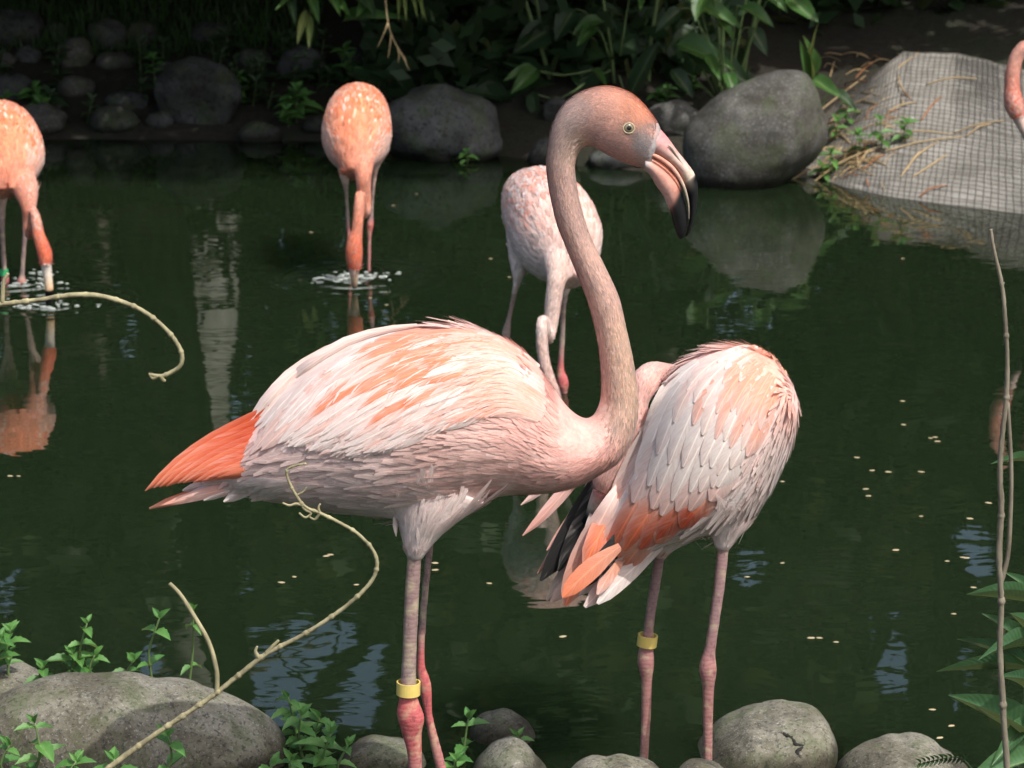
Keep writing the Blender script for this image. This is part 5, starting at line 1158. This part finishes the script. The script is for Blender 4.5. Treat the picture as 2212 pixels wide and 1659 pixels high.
st = twig('stick', [(2180, 2080), (2176, 1700), (2168, 1550), (2160, 1400), (2163, 1300), (2158, 1200), (2163, 1100), (2160, 1020), (2165, 940), (2174, 860), (2176, 780), (2172, 700), (2165, 620), (2147, 540), (2140, 495)], 3.3, .0044, .0023, M_STICK, 'bare upright brown stick standing beside the lance leaved plant', 'stick', .11,
     [([(2160, 1265), (2177, 1200), (2183, 1100), (2184, 1000), (2177, 870)], .0032, .0024), ([(2173, 905), (2166, 898), (2162, 893)], .002, .001), ([(2164, 618), (2168, 612), (2170, 610)], .0016, .0008)])
# --- lance leaved plant at the right
root = empty('lance_leaved_plant', PY(2215, 2000, 3.42)); tag(root, 'tall plant with long pointed green leaves at the pond edge by the stick', 'plant')
add_obj('stem', tube_mesh('stem', [PY(2215, 2050, 3.42), PY(2215, 1600, 3.42), PY(2228, 1300, 3.42), PY(2225, 960, 3.42)], [.005, .0045, .004, .002], 7), M_STEM, root)
for (b_, t_, w_, yo) in [((2226, 998), (2158, 985), 18, 0), ((2228, 1302), (2094, 1277), 26, -.02), ((2225, 1400), (2128, 1322), 34, .04), ((2226, 1396), (2140, 1386), 32, -.05), ((2222, 1448), (2032, 1434), 24, .02), ((2228, 1280), (2174, 1234), 24, .03), ((2222, 1600), (2060, 1496), 60, -.02), ((2224, 1440), (2076, 1370), 26, .05), ((2226, 1375), (2188, 1322), 34, .0),
                         ((2240, 1640), (2098, 1668), 64, -.06), ((2222, 1500), (2196, 1440), 36, -.04), ((2230, 1540), (2255, 1450), 40, 0), ((2230, 1440), (2290, 1380), 34, .02), ((2222, 1620), (2160, 1545), 40, .04), ((2228, 1340), (2290, 1300), 30, .02), ((2225, 1100), (2280, 1060), 24, 0), ((2225, 1000), (2270, 960), 20, 0), ((2222, 1560), (2150, 1640), 44, -.03)]:
    put_leaf(root, LV_L, PY(*b_, 3.42), PY(*t_, 3.38+yo), w_*3.4/F, Vector((rng.uniform(-.3, .3), -.6, .8)))
root = empty('fern_sprig', PY(2080, 1700, 3.45)); tag(root, 'small sprig with rows of tiny oval leaflets over the smooth tan stone', 'plant')
add_obj('stem', tube_mesh('stem', [PY(2120, 1690, 3.45), PY(2080, 1640, 3.45), PY(2040, 1638, 3.45), PY(1984, 1652, 3.45)], [.0016, .0013, .001, .0006], 5), M_STEM, root)
for i in range(11):
    u = 2084-9.5*i; v = 1637+0.12*i*i
    for s_ in (-1, 1): put_leaf(root, LV_WD, PY(u, v, 3.45), PY(u-9, v+s_*11, 3.44), 7*3.45/F, Vector((0, -.7, .7)))

# --- dark crack in the boulder by the preening bird's legs
cb = BVHTree.FromPolygons([tuple(v.co + crk.location) for v in crk.data.vertices], [tuple(p.vertices) for p in crk.data.polygons])
for path in ([(1686, 1583), (1700, 1590), (1713, 1596), (1718, 1608), (1734, 1613), (1722, 1627), (1731, 1642), (1722, 1660)],):
    pts = []
    for u, v in path:
        h_ = cb.ray_cast(C0, ray(u, v).normalized())[0]
        if h_ is not None: pts.append(h_ + (h_-C0).normalized()*.0015)
    if len(pts) > 2:
        k_ = add_obj('crack', tube_mesh('crack', pts, [.0012]+[rng.uniform(.0012, .0040) for _ in pts[1:-1]]+[.001], 7, 5, jit=.9), mat_plain('crack_dark', (.018, .017, .015), .95)); k_.parent = crk; k_.matrix_parent_inverse = Matrix.Translation(-crk.location)
# --- small domes added to imitate sky glints where the feeding birds stir the water
bv, bq = [], []
br = random.Random(12)
for (u, v, n_, sx, sy) in ((752, 600, 40, .045, .035), (785, 597, 26, .05, .03), (715, 602, 10, .03, .02), (825, 590, 8, .04, .02), (110, 660, 30, .06, .03), (60, 612, 22, .05, .03), (25, 612, 18, .04, .03), (75, 590, 8, .03, .02)):
    c = PZ(u, v)
    for k in range(n_):
        r_ = br.uniform(.002, .0065); x, y = c.x+br.gauss(0, sx), c.y+br.gauss(0, sy); b0 = len(bv); st_ = br.uniform(1, 2.4)
        for (rr, zz) in ((1, 0), (.8, .5), (.4, .85)):
            for j in range(8): t = j*math.pi/4; bv.append((x+math.cos(t)*rr*r_*st_, y+math.sin(t)*rr*r_, zz*r_*.7-.0003))
        for q in range(2):
            for j in range(8): bq.append((b0+q*8+j, b0+q*8+(j+1) % 8, b0+(q+1)*8+(j+1) % 8, b0+(q+1)*8+j))
        bq.append((b0+16, b0+18, b0+20, b0+22))
a = NT('glint_water'); a.set(Base_Color=(.30, .33, .31, 1), Roughness=.08); a.b.inputs['Specular IOR Level'].default_value = .6
tag(add_obj('water_glints', mk('water_glints', bv, bq), a.m), 'pale glossy domes added as sky glints round the feeding bills and legs', 'bubbles', kind='stuff')

# --- petals afloat on the pond
pm = []
for k in range(3):
    r_ = random.Random(k); V = [(0, 0, .0022)]+[(math.cos(t)*(1+r_.uniform(-.15, .15)), math.sin(t)*.62*(1+r_.uniform(-.15, .15)), .0012) for t in [2*math.pi*i/10 for i in range(10)]]
    V = [(x*.0058, y*.0058, z+.0008) for x, y, z in V]
    me = mk('floating_petal', V, [(0, 1+i, 1+(i+1) % 10) for i in range(10)]); me.materials.append(mat_plain('dry_petal', (0.52, .42, .26), .7)) if k == 0 else me.materials.append(pm[0].materials[0]); pm.append(me)
fp = random.Random(4)
PT = [(608, 1260), (636, 1248), (770, 1265), (714, 1200), (705, 1203), (940, 1218), (940, 1233), (1057, 1262), (1216, 1377), (1952, 919), (1690, 1042), (1614, 1248), (1690, 1218), (1752, 1380), (1770, 1380), (1806, 1389), (1950, 868), (1851, 990), (1884, 1018), (1919, 1021), (1990, 1021), (2010, 948), (2020, 946), (2025, 955), (1870, 1058), (1876, 1073), (2135, 1088), (1990, 1117), (2095, 1122), (1935, 1190), (2080, 1206), (2088, 1207), (2046, 1214), (2103, 1271), (2140, 1335), (2060, 1328), (2014, 1535), (2030, 1596), (2055, 1570), (40, 1030), (22, 1030), (850, 445), (672, 503), (835, 660), (800, 645), (1165, 520), (1150, 590), (1580, 830), (900, 420), (1100, 600), (1950, 560), (1060, 560)]
for (u, v) in PT:
    p = PZ(u, v, .0005); o = add_obj('floating_petal', fp.choice(pm), None); o.location = p; o.rotation_euler = (0, 0, fp.uniform(-.5, .5)); s_ = fp.uniform(.8, 1.25); o.scale = (s_, s_, 1)
    tag(o, 'tiny pale petal floating on the green pond', 'petal', 'petals afloat on the pond')

# ------------------------------------------------------------------ the wood beyond: trees that shade the bank and show in the water
SX, SY = SUN.x/SUN.z, SUN.y/SUN.z
def lit_keep(x, y, z, r):
    """drop foliage whose shadow would fall on what the sun reaches in the photograph"""
    gx, gy = x - SX*(z-.3), y - SY*(z-.3)
    if gy < 8.75 and gx < 0.2: return False
    if gx > 0.25 and gy < 10.15 and not (gx < 1.0 and gy > 9.45 and r > .5): return False
    if gy < 8.9: return False
    for zt in (1.2, 1.6, 2.0, 2.4, 2.8, 3.2, 3.6, 4.0):      # the palm trunk stands in a patch of sun
        if z > zt and abs(x-SX*(z-zt)+1.66) < .38 and abs(y-SY*(z-zt)-14.4) < .6: return False
    du, dv = pix((x, y, z))
    if dv > -25 and -120 < du < 2330: return False
    return True
GAPS = [(690, 1462, 140, 105, 1.0), (350, 1455, 50, 40, 1.0), (1985, 1395, 40, 34, 1.0), (1908, 1415, 30, 44, 1.0), (2046, 1345, 28, 60, 1.0), (2050, 1470, 32, 60, 1.0), (2000, 1570, 30, 30, 1.0), (2060, 1250, 26, 30, 1.0), (2058, 1180, 26, 24, 1.0), (2112, 1200, 16, 30, 1.0), (1980, 1480, 24, 30, 1.0), (2056, 1575, 22, 30, 1.0), (30, 1290, 22, 36, 1.0), (1612, 1235, 20, 16, 1.0)]
MARG = 34
def gap_drop(x, y, z, r):
    u, v = pix((x, y, -z))
    if y < 14.3 and 370+8*math.sin(v*.02) < u < 562 and 660 < v < 1560: return True
    for (cu, cv, ru, rv, pr_) in GAPS:
        q = ((u-cu)/(ru+MARG))**2 + ((v-cv)/(rv+MARG))**2 + 0.5*noise.noise(Vector((u*.035, v*.035, 3)))
        if q < 1.0 and r < pr_: return True
    return False
def leaf_cloud(name, pts, sizes, parent, mat, seed):
    g = np.random.default_rng(seed); n_ = len(pts); p = np.array(pts); 
    a_ = g.normal(0, 1, (n_, 3)); a_[:, 2] *= .55; a_ /= np.linalg.norm(a_, axis=1)[:, None]; b_ = g.normal(0, 1, (n_, 3)); b_ -= a_*(a_*b_).sum(1)[:, None]; b_ /= np.linalg.norm(b_, axis=1)[:, None]
    s_ = np.array(sizes)[:, None]; V = np.empty((n_, 4, 3)); V[:, 0] = p-a_*s_*.5; V[:, 1] = p+b_*s_*.26; V[:, 2] = p+a_*s_*.5; V[:, 3] = p-b_*s_*.26
    Fu = np.zeros((n_, 4, 3)); Fu[:, :, 2] = g.random(n_)[:, None]; Fu[:, :, 1] = .3
    o = add_obj(name, mk_np(name, V.reshape(-1, 3), np.arange(n_*4).reshape(-1, 4), None, Fu.reshape(-1, 3), smooth=False), mat, parent); return o
def tree(x, y, h, cr, label, seed, nleaf, low=3.0, size=.17, lean=(0, 0)):
    r = random.Random(seed); z0 = ground_z(x, y); root = empty('tree', (x, y, z0)); tag(root, label, 'tree', 'trees shading the far bank')
    top = Vector((x+lean[0], y+lean[1], h)); path = [Vector((x, y, z0-.1)), Vector((x+lean[0]*.3+r.uniform(-.1, .1), y+lean[1]*.3, h*.35)), Vector((x+lean[0]*.7, y+lean[1]*.7+r.uniform(-.1, .1), h*.7)), top]
    add_obj('trunk', tube_mesh('trunk', path, [.036*h, .028*h, .02*h, .007*h], 12, 6), M_TRUNK, root)
    clumps = []
    for k in range(16):
        a_ = r.uniform(0, 6.28); q = math.sqrt(r.random())*cr; e = Vector((top.x+math.cos(a_)*q, top.y+math.sin(a_)*q, r.uniform(low+.2, h+.8))); s0 = path[2].lerp(path[3], r.uniform(-.5, .9)) if r.random() < .7 else path[1].lerp(path[2], r.random())
        clumps.append((e, r.uniform(.55, 1.1)))
        if k < 9: add_obj('limb', tube_mesh('limb', [s0, s0.lerp(e, .5)+Vector((0, 0, .15)), e], [.05, .03, .008], 7, 3), M_TRUNK, root)
    pts, sz = [], []; tries = 0
    while len(pts) < nleaf and tries < nleaf*4:
        tries += 1
        e, cr_ = clumps[r.randrange(len(clumps))]; d = Vector((r.gauss(0, 1), r.gauss(0, 1), r.gauss(0, .7))); d = d.normalized()*cr_*r.random()**.45; p = e+d
        if p.z < low or not lit_keep(p.x, p.y, p.z, r.random()) or gap_drop(p.x, p.y, p.z, r.random()): continue
        if pix(p)[1] > -25: continue
        pts.append(p); sz.append(size*r.uniform(.6, 1.35))
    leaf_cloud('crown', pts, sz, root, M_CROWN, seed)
T = 'broad leaved tree whose crown shades the far bank'
for i, (x, y, h, cr, nl, lean) in enumerate([(-3.2, 12.5, 4.6, 2.4, 9000, (.4, -.6)), (-0.3, 13.2, 4.8, 2.4, 9000, (.3, -1.2)), (1.8, 13.0, 5.0, 2.2, 8000, (.3, -.6)), (4.2, 12.6, 5.0, 2.4, 8000, (0, -.4)), (-5.8, 13.5, 5.2, 2.6, 8000, (.3, -.4)), (-1.6, 11.9, 4.4, 2.2, 8000, (.6, -.5)), (0.9, 14.8, 6.0, 2.4, 8000, (0, 0)), (-2.4, 15.5, 6.2, 2.4, 8000, (0, 0)), (3.4, 15.6, 6.4, 2.5, 8000, (0, 0))]):
    tree(x, y, h, cr, T, 60+i, nl, low=2.2, lean=lean)
for i, (x, y, h, cr, nl, lean) in enumerate([(-3.4, 11.6, 3.0, 1.7, 7000, (.5, -1.2)), (-2.0, 11.8, 2.8, 1.6, 7000, (.2, -1.5)), (0.1, 11.9, 2.8, 1.7, 7000, (-.5, -1.5)), (0.7, 12.2, 3.0, 1.6, 6000, (.1, -.9)), (2.2, 12.4, 3.0, 1.7, 6000, (.2, -.6)), (-4.9, 11.2, 3.2, 1.8, 6000, (.4, -1.0)), (1.5, 11.5, 2.5, 1.4, 7000, (.3, -1.2)), (3.0, 11.3, 2.6, 1.5, 7000, (.2, -1.1)), (-2.3, 11.4, 2.4, 1.5, 9000, (1.0, -1.7)), (-3.2, 11.3, 2.4, 1.4, 6000, (.3, -1.6)), (0.5, 11.3, 2.4, 1.3, 6000, (.2, -1.2))]):
    tree(x, y, h, cr, 'added unseen low tree that darkens the far bank and pond edge', 90+i, nl, low=.9, lean=lean, size=.15)  # out-of-view trees added to keep light off the bank
# palm with a pale ringed trunk
px_, py_ = -1.62, 14.4
root = empty('palm_tree', (px_, py_, ground_z(px_, py_))); tag(root, 'palm with a pale ringed trunk mirrored in the pond', 'palm tree')
add_obj('trunk', tube_mesh('trunk', [Vector((px_+.02, py_, .3)), Vector((px_-.02, py_, 1.6)), Vector((px_-.10, py_, 3.0)), Vector((px_-.12, py_, 11.0))], [.20, .185, .18, .15], 14, 8), M_PALM, root)
for k in range(12):
    a_ = k*2*math.pi/12+.2; d = Vector((math.cos(a_), math.sin(a_), 0)); c = Vector((px_-.12, py_, 11.0))
    rib = [c, c+d*.7+Vector((0, 0, .5)), c+d*1.5+Vector((0, 0, .35)), c+d*2.1+Vector((0, 0, -.4))]
    A = spline([[*p] for p in rib], 8); V, Q, Fu = [], [], []
    for i in range(2, len(A)):
        t = Vector(A[i]-A[i-1]).normalized(); sd = t.cross(Vector((0, 0, 1))).normalized(); p = Vector(A[i])
        for s_ in (-1, 1):
            e = p + sd*s_*.42*math.sin(math.pi*(.15+.8*i/len(A))) + t*.22 - Vector((0, 0, .12)); b0 = len(V); V += [p, p+t*.03, e+t*.01, e]; Q.append((b0, b0+1, b0+2, b0+3)); Fu += [(0, .3, .4)]*4
    f_ = add_obj('frond', mk('frond', V, Q, None, Fu), M_CROWN, root)
    add_obj('rib', tube_mesh('rib', rib, [.02, .014, .009, .003], 6, 4), M_STEM, f_) if False else None
# the mass of the wood farther off
r = random.Random(99); pts, sz = [], []
while len(pts) < 52000:
    x = r.uniform(-13, 13); y = r.uniform(16.5, 21); z = r.uniform(.3, 9.5)*(1 if r.random() < .7 else .6)
    if noise.noise(Vector((x*.5, y*.4, z*.5))) < -.35: continue
    if gap_drop(x, y, z, r.random()): continue
    pts.append((x, y, z)); sz.append(r.uniform(.18, .42))
tag(leaf_cloud('forest', pts, sz, None, M_CROWN, 5), 'dark mass of trees beyond the far bank', 'forest', kind='stuff')
# low undergrowth in the shade behind the bank stones
pts, sz = [], []
while len(pts) < 15000:
    x = r.uniform(-3.5, 4); y = r.uniform(9.9, 13.5)
    if x < -.55 and y < 12.2: continue
    if x > .85 and y < 10.55 + .25*r.random(): continue
    z = ground_z(x, y)+abs(r.gauss(0, .30)) if y > 11.0 else ground_z(x, y)+abs(r.gauss(0, .16))
    if x > .95 and y < 11: z = ground_z(x, y)+abs(r.gauss(0, .07))
    pts.append((x, y, z)); sz.append(r.uniform(.05, .15))
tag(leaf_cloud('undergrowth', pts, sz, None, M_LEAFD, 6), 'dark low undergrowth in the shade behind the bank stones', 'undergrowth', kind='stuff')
